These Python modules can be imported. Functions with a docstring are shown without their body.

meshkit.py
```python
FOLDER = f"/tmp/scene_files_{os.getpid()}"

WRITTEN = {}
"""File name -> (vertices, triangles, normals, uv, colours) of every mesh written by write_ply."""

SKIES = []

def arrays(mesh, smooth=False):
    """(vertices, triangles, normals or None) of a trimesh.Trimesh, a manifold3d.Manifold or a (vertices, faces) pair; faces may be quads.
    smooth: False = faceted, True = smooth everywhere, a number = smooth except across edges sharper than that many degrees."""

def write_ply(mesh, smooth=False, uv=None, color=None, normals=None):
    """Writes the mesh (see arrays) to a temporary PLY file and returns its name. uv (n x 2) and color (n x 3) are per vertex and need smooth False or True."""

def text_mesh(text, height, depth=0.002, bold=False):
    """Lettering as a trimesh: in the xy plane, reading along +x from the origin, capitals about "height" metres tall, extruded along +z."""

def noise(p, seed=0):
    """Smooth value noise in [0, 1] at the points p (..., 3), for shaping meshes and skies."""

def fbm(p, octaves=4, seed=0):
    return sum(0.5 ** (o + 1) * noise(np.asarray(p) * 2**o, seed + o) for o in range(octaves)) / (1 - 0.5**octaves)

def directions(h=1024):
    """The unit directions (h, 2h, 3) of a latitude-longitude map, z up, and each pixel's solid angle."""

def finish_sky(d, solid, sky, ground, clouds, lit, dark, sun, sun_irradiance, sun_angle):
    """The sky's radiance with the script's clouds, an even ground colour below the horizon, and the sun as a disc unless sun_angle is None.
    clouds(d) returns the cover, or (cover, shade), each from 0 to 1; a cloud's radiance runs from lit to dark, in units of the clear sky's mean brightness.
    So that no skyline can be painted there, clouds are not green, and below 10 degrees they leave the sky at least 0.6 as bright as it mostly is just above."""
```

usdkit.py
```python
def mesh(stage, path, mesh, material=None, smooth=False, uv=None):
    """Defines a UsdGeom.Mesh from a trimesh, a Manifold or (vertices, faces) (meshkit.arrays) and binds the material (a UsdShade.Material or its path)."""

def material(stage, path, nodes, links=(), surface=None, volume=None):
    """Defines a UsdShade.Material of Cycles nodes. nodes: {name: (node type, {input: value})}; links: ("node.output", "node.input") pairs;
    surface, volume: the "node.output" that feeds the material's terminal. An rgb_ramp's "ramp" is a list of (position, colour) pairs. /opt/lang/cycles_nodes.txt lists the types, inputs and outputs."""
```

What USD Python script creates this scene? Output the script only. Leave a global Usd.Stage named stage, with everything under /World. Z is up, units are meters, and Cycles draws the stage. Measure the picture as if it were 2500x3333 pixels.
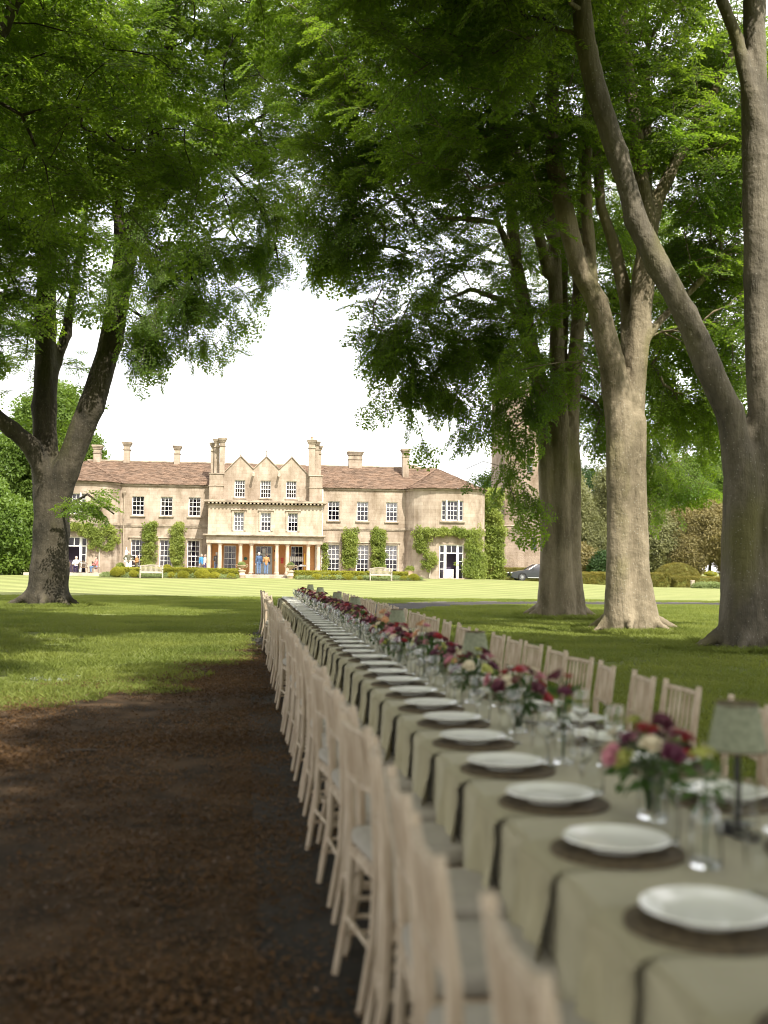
import math, random
import numpy as np, trimesh, manifold3d as m3, shapely.geometry as sg
from pxr import Usd, UsdGeom, UsdLux, UsdShade, Gf, Sdf, Vt
import usdkit, meshkit

random.seed(7)
RNG = np.random.default_rng(7)
PI = math.pi
stage = Usd.Stage.CreateInMemory()
UsdGeom.SetStageUpAxis(stage, UsdGeom.Tokens.z)
UsdGeom.SetStageMetersPerUnit(stage, 1.0)
UsdGeom.Xform.Define(stage, '/World')
UsdGeom.Scope.Define(stage, '/World/Looks')

# ---------------------------------------------------------------- camera, sky, sun
EYE = 1.45
YAW, PITCH, ROLL = math.radians(7.0), math.atan(182 / 3646), math.radians(0.7)
f0 = np.array([math.sin(YAW), math.cos(YAW), 0]); r0 = np.array([math.cos(YAW), -math.sin(YAW), 0]); u0 = np.array([0, 0, 1.0])
fw = f0 * math.cos(PITCH) + u0 * math.sin(PITCH); up = -f0 * math.sin(PITCH) + u0 * math.cos(PITCH)
rt, up = r0 * math.cos(ROLL) + up * math.sin(ROLL), -r0 * math.sin(ROLL) + up * math.cos(ROLL)
cam = UsdGeom.Camera.Define(stage, '/World/camera')
cam.AddTransformOp().Set(Gf.Matrix4d(*rt, 0, *up, 0, *(-fw), 0, 0, 0, EYE, 1))
cam.CreateHorizontalApertureAttr(24.0); cam.CreateVerticalApertureAttr(32.0); cam.CreateFocalLengthAttr(35.0)
cam.CreateFStopAttr(1.6); cam.CreateFocusDistanceAttr(42.0); cam.CreateClippingRangeAttr(Gf.Vec2f(0.05, 6000))
cam.CreateExposureAttr(1.1)

SUN_AZ, SUN_EL = math.radians(160), math.radians(53)      # bearing from +y towards +x
sun_dir = np.array([math.sin(SUN_AZ) * math.cos(SUN_EL), math.cos(SUN_AZ) * math.cos(SUN_EL), math.sin(SUN_EL)])
sun = UsdLux.DistantLight.Define(stage, '/World/sun')
z_ = sun_dir; x_ = np.cross([0, 0, 1.0], z_); x_ /= np.linalg.norm(x_); y_ = np.cross(z_, x_)
sun.AddTransformOp().Set(Gf.Matrix4d(*x_, 0, *y_, 0, *z_, 0, 0, 0, 100, 1))
sun.CreateIntensityAttr(1.2); sun.CreateAngleAttr(0.53); sun.CreateNormalizeAttr(True); sun.CreateColorAttr(Gf.Vec3f(1.0, 0.94, 0.85))
dome = UsdLux.DomeLight.Define(stage, '/World/sky')
dome.GetPrim().SetCustomDataByKey('kind', 'structure')
sky_m = usdkit.material(stage, '/World/Looks/sky', {
    'tc': ('texture_coordinate', {}),
    'mp': ('mapping', {'scale': (1.2, 1.2, 5.0)}),
    'n': ('noise_texture', {'scale': 2.2, 'detail': 6.0, 'roughness': 0.55}),
    'r': ('map_range', {'from_min': 0.38, 'from_max': 0.72, 'to_min': 0.45, 'to_max': 0.95, 'clamp': True}),
    's': ('sky_texture', {'sky_type': 'single_scattering', 'sun_disc': False, 'sun_elevation': SUN_EL, 'sun_rotation': SUN_AZ,
                          'altitude': 60.0, 'air_density': 1.0, 'aerosol_density': 3.0, 'ozone_density': 1.0}),
    'm': ('mix_color', {'b': (13.4, 12.9, 12.5)}),
    'b': ('background_shader', {'strength': 0.1})},
    [('tc.generated', 'mp.vector'), ('mp.vector', 'n.vector'), ('n.fac', 'r.value'), ('s.color', 'm.a'), ('r.result', 'm.fac'), ('m.result', 'b.color')],
    surface='b.background')
UsdShade.MaterialBindingAPI.Apply(dome.GetPrim()).Bind(sky_m)

# ---------------------------------------------------------------- helpers
USED = {}
def free(path):
    n = USED.get(path, -1) + 1
    USED[path] = n
    return path if n == 0 else f'{path}_{n:03d}'
def pth(p):
    return str(p.GetPath()) if hasattr(p, 'GetPath') else (p or '/World')
def obj(name, mesh, mat, parent=None, smooth=False):
    return usdkit.mesh(stage, free(pth(parent) + '/' + name), mesh, mat, smooth=smooth).GetPrim()
def tag(o, label=None, cat=None, group=None, kind=None):
    p = o.GetPrim() if hasattr(o, 'GetPrim') else o
    for k, v in (('label', label), ('category', cat), ('group', group), ('kind', kind)):
        if v: p.SetCustomDataByKey(k, v)
    return p
def place(x, loc, rz=0.0, s=1.0, rx=0.0):
    x.AddTranslateOp().Set(Gf.Vec3d(*map(float, loc)))
    if rz: x.AddRotateZOp().Set(math.degrees(rz))
    if rx: x.AddRotateXOp().Set(math.degrees(rx))
    if s != 1.0: x.AddScaleOp().Set(Gf.Vec3f(*([s] * 3 if np.ndim(s) == 0 else map(float, s))))
def thing(name, label, cat, loc=(0, 0, 0), rz=0.0, group=None, s=1.0):
    x = UsdGeom.Xform.Define(stage, free('/World/' + name)); place(x, loc, rz, s)
    return tag(x, label, cat, group)
def klass(name):
    """An abstract prim: parts defined under it are drawn only where something references it."""
    return stage.CreateClassPrim(free('/World/' + name))
def copy_of(src, name, label, cat, loc, rz=0.0, group=None, s=1.0, inst=True, rx=0.0):
    x = UsdGeom.Xform.Define(stage, free('/World/' + name)); place(x, loc, rz, s, rx)
    x.GetPrim().GetReferences().AddInternalReference(src.GetPath()); x.GetPrim().SetInstanceable(inst)
    return tag(x, label, cat, group)
def part_of(src, parent, name, loc, rz=0.0, s=1.0):
    x = UsdGeom.Xform.Define(stage, free(pth(parent) + '/' + name)); place(x, loc, rz, s)
    x.GetPrim().GetReferences().AddInternalReference(src.GetPath()); x.GetPrim().SetInstanceable(True)
    return x.GetPrim()
cat_ = trimesh.util.concatenate
def box(x0, x1, y0, y1, z0, z1):
    return trimesh.creation.box(bounds=[[min(x0, x1), min(y0, y1), min(z0, z1)], [max(x0, x1), max(y0, y1), max(z0, z1)]])
def rbox(x0, x1, y0, y1, z0, z1, c=.01):
    """A box with chamfered edges."""
    c = min(c, (x1 - x0) / 2.01, (y1 - y0) / 2.01, (z1 - z0) / 2.01)
    p = []
    for X, sx in ((x0, 1), (x1, -1)):
        for Y, sy in ((y0, 1), (y1, -1)):
            for Z, sz in ((z0, 1), (z1, -1)):
                p += [(X, Y + sy * c, Z + sz * c), (X + sx * c, Y, Z + sz * c), (X + sx * c, Y + sy * c, Z)]
    return trimesh.convex.convex_hull(np.array(p))
def tube(pts, rad, n=8, cap=True):
    p = np.asarray(pts, float); rad = np.broadcast_to(np.asarray(rad, float), (len(p),))
    t = np.gradient(p, axis=0); t /= np.linalg.norm(t, axis=1, keepdims=True) + 1e-12
    a = np.cross(t, np.where(np.abs(t[:, 2:]) < .9, [[0, 0, 1.0]], [[1.0, 0, 0]]))
    a /= np.linalg.norm(a, axis=1, keepdims=True) + 1e-12
    b = np.cross(t, a); g = np.arange(n) * 2 * PI / n
    v = (p[:, None] + rad[:, None, None] * (np.cos(g)[None, :, None] * a[:, None] + np.sin(g)[None, :, None] * b[:, None])).reshape(-1, 3)
    i, j = np.meshgrid(np.arange(len(p) - 1), np.arange(n), indexing='ij')
    q = np.stack([i * n + j, i * n + (j + 1) % n, (i + 1) * n + (j + 1) % n, (i + 1) * n + j], -1).reshape(-1, 4)
    f = np.vstack([q[:, [0, 2, 1]], q[:, [0, 3, 2]]])
    if cap:
        m = len(p)
        v = np.vstack([v, p[0], p[-1]])
        k = np.arange(n)
        f = np.vstack([f, np.stack([np.full(n, m * n), k, (k + 1) % n], 1)[:, ::-1][:, [1, 0, 2]], np.stack([np.full(n, m * n + 1), (m - 1) * n + k, (m - 1) * n + (k + 1) % n], 1)[:, [0, 2, 1]]])
    return trimesh.Trimesh(v, f, process=False)
def rod(a, b, r, n=8):
    return tube([a, b], r, n)
def lathe(profile, n=20):
    return trimesh.creation.revolve(np.asarray(profile, float), sections=n)
def moved(m, x=0, y=0, z=0, rz=0, rx=0, ry=0):
    m = m.copy(); R = trimesh.transformations.euler_matrix(rx, ry, rz); m.apply_transform(R); m.apply_translation((x, y, z)); return m
def prism(poly, z0, z1):
    m = trimesh.creation.extrude_polygon(sg.Polygon(poly), z1 - z0, engine='earcut'); m.apply_translation((0, 0, z0)); return m
def smooth01(t):
    t = np.clip(t, 0, 1); return t * t * (3 - 2 * t)
def ground_z(x, y):
    """The lawn is level under the avenue and rises a little towards the house."""
    return .62 * smooth01((np.asarray(y, float) - 58) / 34) * (1 - .95 * smooth01((np.asarray(x, float) - 18) / 20))
ORD = ('first second third fourth fifth sixth seventh eighth ninth tenth eleventh twelfth thirteenth fourteenth fifteenth sixteenth seventeenth eighteenth nineteenth '
       'twentieth').split()
ORD += ['twenty-' + o for o in ORD[:9]] + ['thirtieth'] + ['thirty-' + o for o in ORD[:9]] + ['fortieth'] + ['forty-' + o for o in ORD[:9]] + ['fiftieth']

# ---------------------------------------------------------------- materials
def mat(name, col, rough=.6, var=.0, scale=5.0, bump=0.0, bscale=None, col2=None, spec=.5, metal=0.0, lo=.35, hi=.65, detail=4.0, coord='position', stretch=None, isl=0.0, **extra):
    """Two tones mixed by noise, with optional fine relief; isl varies the tone from piece to piece."""
    c2 = col2 if col2 is not None else tuple(c * (1 - var) for c in col)
    nodes = {'p': ('principled_bsdf', {'roughness': rough, 'specular_ior_level': spec, 'metallic': metal, **extra}), 'g': ('geometry', {})}
    links = []
    if col2 is None and not var and not bump and not isl:
        nodes['p'][1]['base_color'] = col
        return usdkit.material(stage, '/World/Looks/' + name, nodes, links, surface='p.BSDF')
    vec = 'g.position'
    if coord == 'object':
        nodes['tc'] = ('texture_coordinate', {}); vec = 'tc.object'
    if stretch:
        nodes['mp'] = ('mapping', {'scale': stretch}); links.append((vec, 'mp.vector')); vec = 'mp.vector'
    nodes['n'] = ('noise_texture', {'scale': scale, 'detail': detail, 'roughness': .6})
    nodes['r'] = ('rgb_ramp', {'ramp': [(0, c2), (lo, c2), (hi, col), (1, col)]})
    links += [(vec, 'n.vector'), ('n.fac', 'r.fac')]
    out = 'r.color'
    if isl:
        nodes['h'] = ('map_range', {'to_min': 1 - isl, 'to_max': 1 + isl}); nodes['hv'] = ('hsv', {})
        links += [('g.random_per_island', 'h.value'), (out, 'hv.color'), ('h.result', 'hv.value')]; out = 'hv.color'
    links.append((out, 'p.base_color'))
    if bump:
        nodes['n2'] = ('noise_texture', {'scale': bscale or scale * 3, 'detail': 5.0}); nodes['b'] = ('bump', {'strength': 1.0, 'distance': bump})
        links += [(vec, 'n2.vector'), ('n2.fac', 'b.height'), ('b.normal', 'p.normal')]
    return usdkit.material(stage, '/World/Looks/' + name, nodes, links, surface='p.BSDF')
def leaf_mat(name, dark, light, trans, mix=.45, gloss=.25):
    """Leaves: tone varies from leaf to leaf and from clump to clump; light passes through."""
    return usdkit.material(stage, '/World/Looks/' + name, {
        'g': ('geometry', {}), 'n': ('noise_texture', {'scale': .45, 'detail': 2.0}),
        'a': ('math', {'math_type': 'multiply_add', 'value2': .6}), 'r': ('rgb_ramp', {'ramp': [(.25, dark), (.85, light)]}),
        'tr': ('mix_color', {'blend_type': 'multiply', 'fac': 1.0, 'b': trans}),
        'p': ('principled_bsdf', {'roughness': .45, 'specular_ior_level': gloss}), 't': ('translucent_bsdf', {}), 'm': ('mix_closure', {'fac': mix})},
        [('g.position', 'n.vector'), ('g.random_per_island', 'a.value1'), ('n.fac', 'a.value3'), ('a.value', 'r.fac'), ('r.color', 'p.base_color'), ('r.color', 'tr.a'),
         ('tr.result', 't.color'), ('p.BSDF', 'm.closure1'), ('t.BSDF', 'm.closure2')], surface='m.closure')
M = {}
M['beech_leaf'] = leaf_mat('beech_leaf', (.055, .108, .018), (.15, .22, .034), (2.6, 2.5, .95), .56)
M['far_leaf'] = leaf_mat('far_leaf', (.07, .12, .02), (.15, .22, .04), (1.8, 1.8, .9), .4)
M['olive_leaf'] = leaf_mat('olive_leaf', (.11, .12, .05), (.24, .24, .11), (1.4, 1.4, .9), .3)
M['gold_leaf'] = leaf_mat('gold_leaf', (.13, .115, .045), (.27, .23, .10), (1.4, 1.3, .8), .3)
M['dark_leaf'] = leaf_mat('dark_leaf', (.02, .045, .012), (.05, .09, .025), (1.6, 1.6, .8), .3)
M['climber_leaf'] = leaf_mat('climber_leaf', (.12, .17, .03), (.31, .345, .085), (1.6, 1.6, .8), .35)
M['hedge_leaf'] = leaf_mat('hedge_leaf', (.16, .17, .015), (.36, .34, .04), (1.5, 1.5, .8), .3)
M['yew_leaf'] = leaf_mat('yew_leaf', (.08, .085, .015), (.24, .20, .04), (1.5, 1.4, .8), .25)
M['shrub_leaf'] = leaf_mat('shrub_leaf', (.13, .17, .06), (.26, .31, .13), (1.5, 1.5, .8), .3)
M['grass_blade'] = leaf_mat('grass_blade', (.105, .135, .03), (.20, .225, .055), (1.7, 1.7, 1.0), .35, .12)
M['dead_leaf'] = leaf_mat('dead_leaf', (.036, .02, .009), (.19, .105, .043), (1.2, 1.2, 1.0), .2, .2)
def bark_mat(name, a, b, moss, lichen):
    """Grey beech bark: blotches, upright streaks, green algae in broad patches, pale lichen specks, wrinkled relief."""
    return usdkit.material(stage, '/World/Looks/' + name, {
        'g': ('geometry', {}), 'm1': ('mapping', {'scale': (1, 1, .45)}), 'm2': ('mapping', {'scale': (.45, .45, .07)}), 'm3': ('mapping', {'scale': (1, 1, 1.3)}),
        'n1': ('noise_texture', {'scale': 1.5, 'detail': 9.0, 'roughness': .68}), 'n2': ('noise_texture', {'scale': 9.0, 'detail': 5.0, 'roughness': .65}), 'n3': ('noise_texture', {'scale': .7, 'detail': 5.0}),
        'v': ('voronoi_texture', {'scale': 13.0}), 'n4': ('noise_texture', {'scale': 3.2, 'detail': 4.0}), 'n5': ('noise_texture', {'scale': 17.0, 'detail': 4.0, 'roughness': .6}),
        'r1': ('rgb_ramp', {'ramp': [(.36, b), (.60, a)]}), 'r2': ('rgb_ramp', {'ramp': [(.34, (.5, .48, .45)), (.55, (1, 1, 1))]}), 'x1': ('mix_color', {'blend_type': 'multiply', 'fac': .45}),
        'k3': ('map_range', {'from_min': .53, 'from_max': .70, 'to_max': .75, 'clamp': True}), 'x2': ('mix_color', {'b': moss}),
        'kv': ('map_range', {'from_min': .16, 'from_max': .10, 'to_min': 0.0, 'to_max': .7, 'clamp': True}), 'x3': ('mix_color', {'b': lichen}),
        'ad': ('math', {'math_type': 'multiply_add', 'value2': .8}), 'ad2': ('math', {'math_type': 'multiply_add', 'value2': .35}), 'bp': ('bump', {'distance': .06}), 'p': ('principled_bsdf', {'roughness': .88, 'specular_ior_level': .2})},
        [('g.position', 'm1.vector'), ('g.position', 'm2.vector'), ('g.position', 'm3.vector'), ('m1.vector', 'n1.vector'), ('m2.vector', 'n2.vector'), ('m1.vector', 'n3.vector'), ('g.position', 'v.vector'), ('m3.vector', 'n4.vector'), ('m1.vector', 'n5.vector'),
         ('n1.fac', 'r1.fac'), ('n2.fac', 'r2.fac'), ('r1.color', 'x1.a'), ('r2.color', 'x1.b'), ('n3.fac', 'k3.value'), ('k3.result', 'x2.fac'), ('x1.result', 'x2.a'),
         ('v.distance', 'kv.value'), ('kv.result', 'x3.fac'), ('x2.result', 'x3.a'), ('x3.result', 'p.base_color'),
         ('n4.fac', 'ad.value1'), ('n2.fac', 'ad.value3'), ('n5.fac', 'ad2.value1'), ('ad.value', 'ad2.value3'), ('ad2.value', 'bp.height'), ('bp.normal', 'p.normal')], surface='p.BSDF')
M['bark'] = bark_mat('bark', (.24, .20, .135), (.115, .095, .06), (.13, .125, .035), (.34, .33, .27))
M['bark_dark'] = bark_mat('bark_dark', (.075, .064, .044), (.028, .025, .017), (.055, .055, .016), (.16, .155, .13))
M['bark_grey'] = bark_mat('bark_grey', (.15, .13, .095), (.068, .06, .044), (.105, .10, .03), (.26, .25, .21))
M['twig'] = mat('twig', (.07, .055, .04), .8)
def stone(name, a, b, bump=.01):
    return usdkit.material(stage, '/World/Looks/' + name, {
        'g': ('geometry', {}), 'n': ('noise_texture', {'scale': .55, 'detail': 8.0, 'roughness': .65}),
        'mp': ('mapping', {'scale': (1, 1, .35)}), 'n3': ('noise_texture', {'scale': 1.1, 'detail': 6.0, 'roughness': .7}),
        'n2': ('noise_texture', {'scale': 9.0, 'detail': 6.0}), 'r': ('rgb_ramp', {'ramp': [(.32, b), (.66, a)]}),
        'r3': ('rgb_ramp', {'ramp': [(.30, (.58, .54, .48)), (.56, (1, 1, 1))]}), 'mx': ('mix_color', {'blend_type': 'multiply', 'fac': 1.0}),
        'sx': ('separate_xyz', {}), 'cx': ('combine_xyz', {}), 'ad': ('math', {'math_type': 'add'}),
        'br': ('brick_texture', {'color1': (1, 1, 1), 'color2': (.84, .82, .79), 'mortar': (.66, .62, .57), 'scale': 1.0, 'brick_width': .62, 'row_height': .3, 'mortar_size': .012, 'mortar_smooth': .6}),
        'mb': ('mix_color', {'blend_type': 'multiply', 'fac': .8}),
        'b': ('bump', {'distance': bump}), 'p': ('principled_bsdf', {'roughness': .9, 'specular_ior_level': .2})},
        [('g.position', 'n.vector'), ('g.position', 'mp.vector'), ('mp.vector', 'n3.vector'), ('g.position', 'n2.vector'), ('n.fac', 'r.fac'), ('n3.fac', 'r3.fac'), ('r.color', 'mx.a'), ('r3.color', 'mx.b'),
         ('g.position', 'sx.vector'), ('sx.x', 'ad.value1'), ('sx.y', 'ad.value2'), ('ad.value', 'cx.x'), ('sx.z', 'cx.y'), ('cx.vector', 'br.vector'), ('mx.result', 'mb.a'), ('br.color', 'mb.b'),
         ('mb.result', 'p.base_color'), ('n2.fac', 'b.height'), ('b.normal', 'p.normal')], surface='p.BSDF')
M['stone'] = stone('stone', (.44, .375, .30), (.275, .22, .168))
M['pale_stone'] = stone('pale_stone', (.49, .43, .35), (.38, .31, .235), .005)
M['tower_stone'] = stone('tower_stone', (.36, .29, .225), (.22, .17, .13), .06)
M['trim_stone'] = mat('trim_stone', (.36, .30, .225), .9, col2=(.15, .12, .09), scale=1.6, lo=.3, hi=.6, detail=8.0, spec=.2)
M['column_stone'] = mat('column_stone', (.50, .42, .33), .85, col2=(.40, .30, .21), scale=2.0, spec=.2)
M['porch_wall'] = mat('porch_wall', (.52, .27, .11), .85, col2=(.42, .20, .08), scale=.9, spec=.2)
M['tile'] = mat('tile', (.31, .205, .14), .9, col2=(.215, .15, .108), scale=1.4, isl=.35, spec=.2, detail=6.0)
M['lead'] = mat('lead', (.30, .30, .31), .6, var=.3, scale=3)
M['white_paint'] = mat('white_paint', (.78, .77, .74), .5)
M['blind'] = mat('blind', (.72, .70, .66), .8, var=.08, scale=4)
M['curtain'] = mat('curtain', (.42, .36, .31), .9, var=.3, scale=9, stretch=(6, 1, .3))
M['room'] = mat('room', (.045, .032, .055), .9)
M['pane'] = usdkit.material(stage, '/World/Looks/pane', {'f': ('fresnel', {'IOR': 1.42}), 't': ('transparent_bsdf', {'color': (.86, .86, .9)}), 'g': ('glossy_bsdf', {'roughness': .02, 'color': (1, 1, 1)}), 'm': ('mix_closure', {})},
                            [('f.fac', 'm.fac'), ('t.BSDF', 'm.closure1'), ('g.BSDF', 'm.closure2')], surface='m.closure')
M['grey_door'] = mat('grey_door', (.42, .44, .43), .5)
M['paving'] = mat('paving', (.42, .37, .30), .9, col2=(.30, .26, .2), scale=1.5)
M['soil'] = mat('soil', (.09, .05, .035), .95, var=.4, scale=6)
M['asphalt'] = mat('asphalt', (.042, .036, .028), .9, col2=(.019, .017, .014), scale=1.3, bump=.006, bscale=90, detail=9.0, spec=.3)
M['kerb'] = mat('kerb', (.16, .15, .13), .9, var=.3, scale=4)
M['bare'] = mat('bare', (.088, .055, .029), .95, col2=(.03, .021, .012), scale=2.2, bump=.02, bscale=30, detail=9.0, lo=.38, hi=.66, spec=.15)
M['lawn'] = usdkit.material(stage, '/World/Looks/lawn', {
    'g': ('geometry', {}), 's': ('separate_xyz', {}),
    'w': ('wave_texture', {'bands_direction': 'diagonal', 'profile': 'sine', 'scale': .22, 'distortion': .6, 'detail': 1.0}),
    'mp': ('mapping', {'scale': (1, .75, 0)}),
    'n': ('noise_texture', {'scale': .35, 'detail': 8.0, 'roughness': .65}), 'n2': ('noise_texture', {'scale': 14.0, 'detail': 8.0, 'roughness': .8}),
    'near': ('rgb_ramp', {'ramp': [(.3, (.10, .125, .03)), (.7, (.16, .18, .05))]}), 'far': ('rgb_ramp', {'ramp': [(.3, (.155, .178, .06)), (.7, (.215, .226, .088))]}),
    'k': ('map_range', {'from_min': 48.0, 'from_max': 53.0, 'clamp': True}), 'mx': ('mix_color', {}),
    'st': ('map_range', {'from_min': .2, 'from_max': .8, 'to_min': .88, 'to_max': 1.1, 'clamp': True}), 'sk': ('mix_float', {'a': 1.0}),
    'fn': ('map_range', {'from_min': .25, 'from_max': .75, 'to_min': .7, 'to_max': 1.3}), 'mul': ('math', {'math_type': 'multiply'}),
    'hv': ('hsv', {}), 'b': ('bump', {'distance': .03}), 'p': ('principled_bsdf', {'roughness': .9, 'specular_ior_level': .1})},
    [('g.position', 's.vector'), ('g.position', 'mp.vector'), ('mp.vector', 'w.vector'), ('g.position', 'n.vector'), ('g.position', 'n2.vector'), ('n.fac', 'near.fac'), ('n.fac', 'far.fac'),
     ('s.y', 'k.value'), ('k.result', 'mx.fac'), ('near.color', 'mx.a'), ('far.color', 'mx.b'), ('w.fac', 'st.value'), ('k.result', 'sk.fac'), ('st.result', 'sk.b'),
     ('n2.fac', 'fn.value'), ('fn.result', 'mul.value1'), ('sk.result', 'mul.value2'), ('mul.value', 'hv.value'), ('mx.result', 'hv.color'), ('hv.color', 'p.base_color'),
     ('n2.fac', 'b.height'), ('b.normal', 'p.normal')], surface='p.BSDF')
M['cloth'] = mat('cloth', (.375, .345, .215), .9, var=.1, scale=3, bump=.002, bscale=220, sheen_weight=.1)
M['napkin'] = mat('napkin', (.365, .335, .21), .92, var=.1, scale=4, bump=.002, bscale=260)
M['china'] = mat('china', (.76, .76, .68), .12)
M['wicker'] = mat('wicker', (.15, .11, .055), .8, col2=(.05, .037, .018), scale=60, bump=.01, bscale=80)
M['limewash'] = mat('limewash', (.55, .465, .345), .6, col2=(.33, .245, .155), scale=5, stretch=(6, 6, 1.2), coord='object', lo=.3, hi=.7)
M['cushion'] = mat('cushion', (.36, .335, .275), .9, var=.12, scale=20)
M['glass'] = usdkit.material(stage, '/World/Looks/glass', {'p': ('principled_bsdf', {'base_color': (.97, .98, .97), 'roughness': .02, 'transmission_weight': 1.0, 'ior': 1.45})}, [], surface='p.BSDF')
M['stem_green'] = mat('stem_green', (.035, .075, .02), .6)
M['bouquet_leaf'] = leaf_mat('bouquet_leaf', (.02, .05, .012), (.07, .13, .03), (1.6, 1.6, .8), .3)
BLOOMS = {'red': (.30, .008, .012), 'burgundy': (.085, .008, .022), 'pink': (.52, .20, .23), 'mauve': (.36, .15, .18), 'cream': (.70, .62, .42), 'lime': (.42, .44, .10), 'peach': (.62, .34, .16), 'plum': (.105, .012, .04)}
for k, c in BLOOMS.items():
    M['bloom_' + k] = mat('bloom_' + k, c, .6, var=.35, scale=60)
M['shade_weave'] = mat('shade_weave', (.33, .35, .24), .85, col2=(.16, .18, .11), scale=90, bump=.006, bscale=120, coord='object')
M['black_metal'] = mat('black_metal', (.012, .012, .013), .35)
M['teak'] = mat('teak', (.42, .37, .30), .85, var=.25, scale=7)
M['rattan'] = mat('rattan', (.22, .15, .10), .8, var=.4, scale=25)
M['terracotta'] = mat('terracotta', (.45, .33, .22), .85, var=.3, scale=6)
M['black_paint'] = mat('black_paint', (.018, .02, .026), .2, coat_weight=.8)
M['tyre'] = mat('tyre', (.02, .02, .02), .8)
M['alloy'] = mat('alloy', (.5, .5, .52), .3, metal=.9)
M['car_glass'] = mat('car_glass', (.02, .022, .028), .04)
M['lamp_glass'] = mat('lamp_glass', (.6, .6, .62), .1)
M['plaque'] = mat('plaque', (.02, .10, .075), .5)
M['red_sign'] = mat('red_sign', (.5, .03, .03), .5)
M['skin'] = mat('skin', (.50, .33, .25), .6)
for k, c in dict(navy=(.05, .09, .17), tan=(.36, .19, .07), jeans=(.10, .16, .27), grey=(.10, .095, .085), green=(.10, .10, .06), white=(.75, .74, .70), blue=(.05, .22, .42), pinkred=(.55, .18, .17), brownhair=(.07, .045, .03), greyhair=(.5, .48, .44), purple=(.13, .1, .22)).items():
    M['cloth_' + k] = mat('cloth_' + k, c, .85, var=.2, scale=12)
M['moss_plate'] = mat('moss_plate', (.20, .22, .16), .9, var=.4, scale=12)
# ---------------------------------------------------------------- ground, drive, bare earth
def sheet(poly, dz, step, name, mtl, label=None, jag=0.0, seed=1, kind='structure'):
    """A flat-lying sheet following the ground, dz above it, with an uneven edge."""
    P = sg.Polygon(poly).segmentize(step)
    if jag:
        c = np.array(P.exterior.coords)[:-1]
        c[:, :2] += jag * (np.stack([meshkit.fbm(np.c_[c * 1.3, np.full(len(c), 3.0)], 4, seed), meshkit.fbm(np.c_[c * 1.3, np.full(len(c), 9.0)], 4, seed + 5)], 1) - .5) * 2
        P = sg.Polygon(c).buffer(0)
        if P.geom_type != 'Polygon': P = max(P.geoms, key=lambda g: g.area)
    v, f = trimesh.creation.triangulate_polygon(P, engine='earcut')
    m = trimesh.Trimesh(np.c_[v, np.zeros(len(v))], f, process=False)
    m = trimesh.Trimesh(*trimesh.remesh.subdivide_to_size(m.vertices, m.faces, 4.0), process=False) if kind else m
    v = np.array(m.vertices); v[:, 2] = ground_z(v[:, 0], v[:, 1]) + dz
    m.vertices = v
    if m.face_normals[:, 2].sum() < 0: m.invert()
    return tag(obj(name, m, mtl), label, kind=kind)

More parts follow.
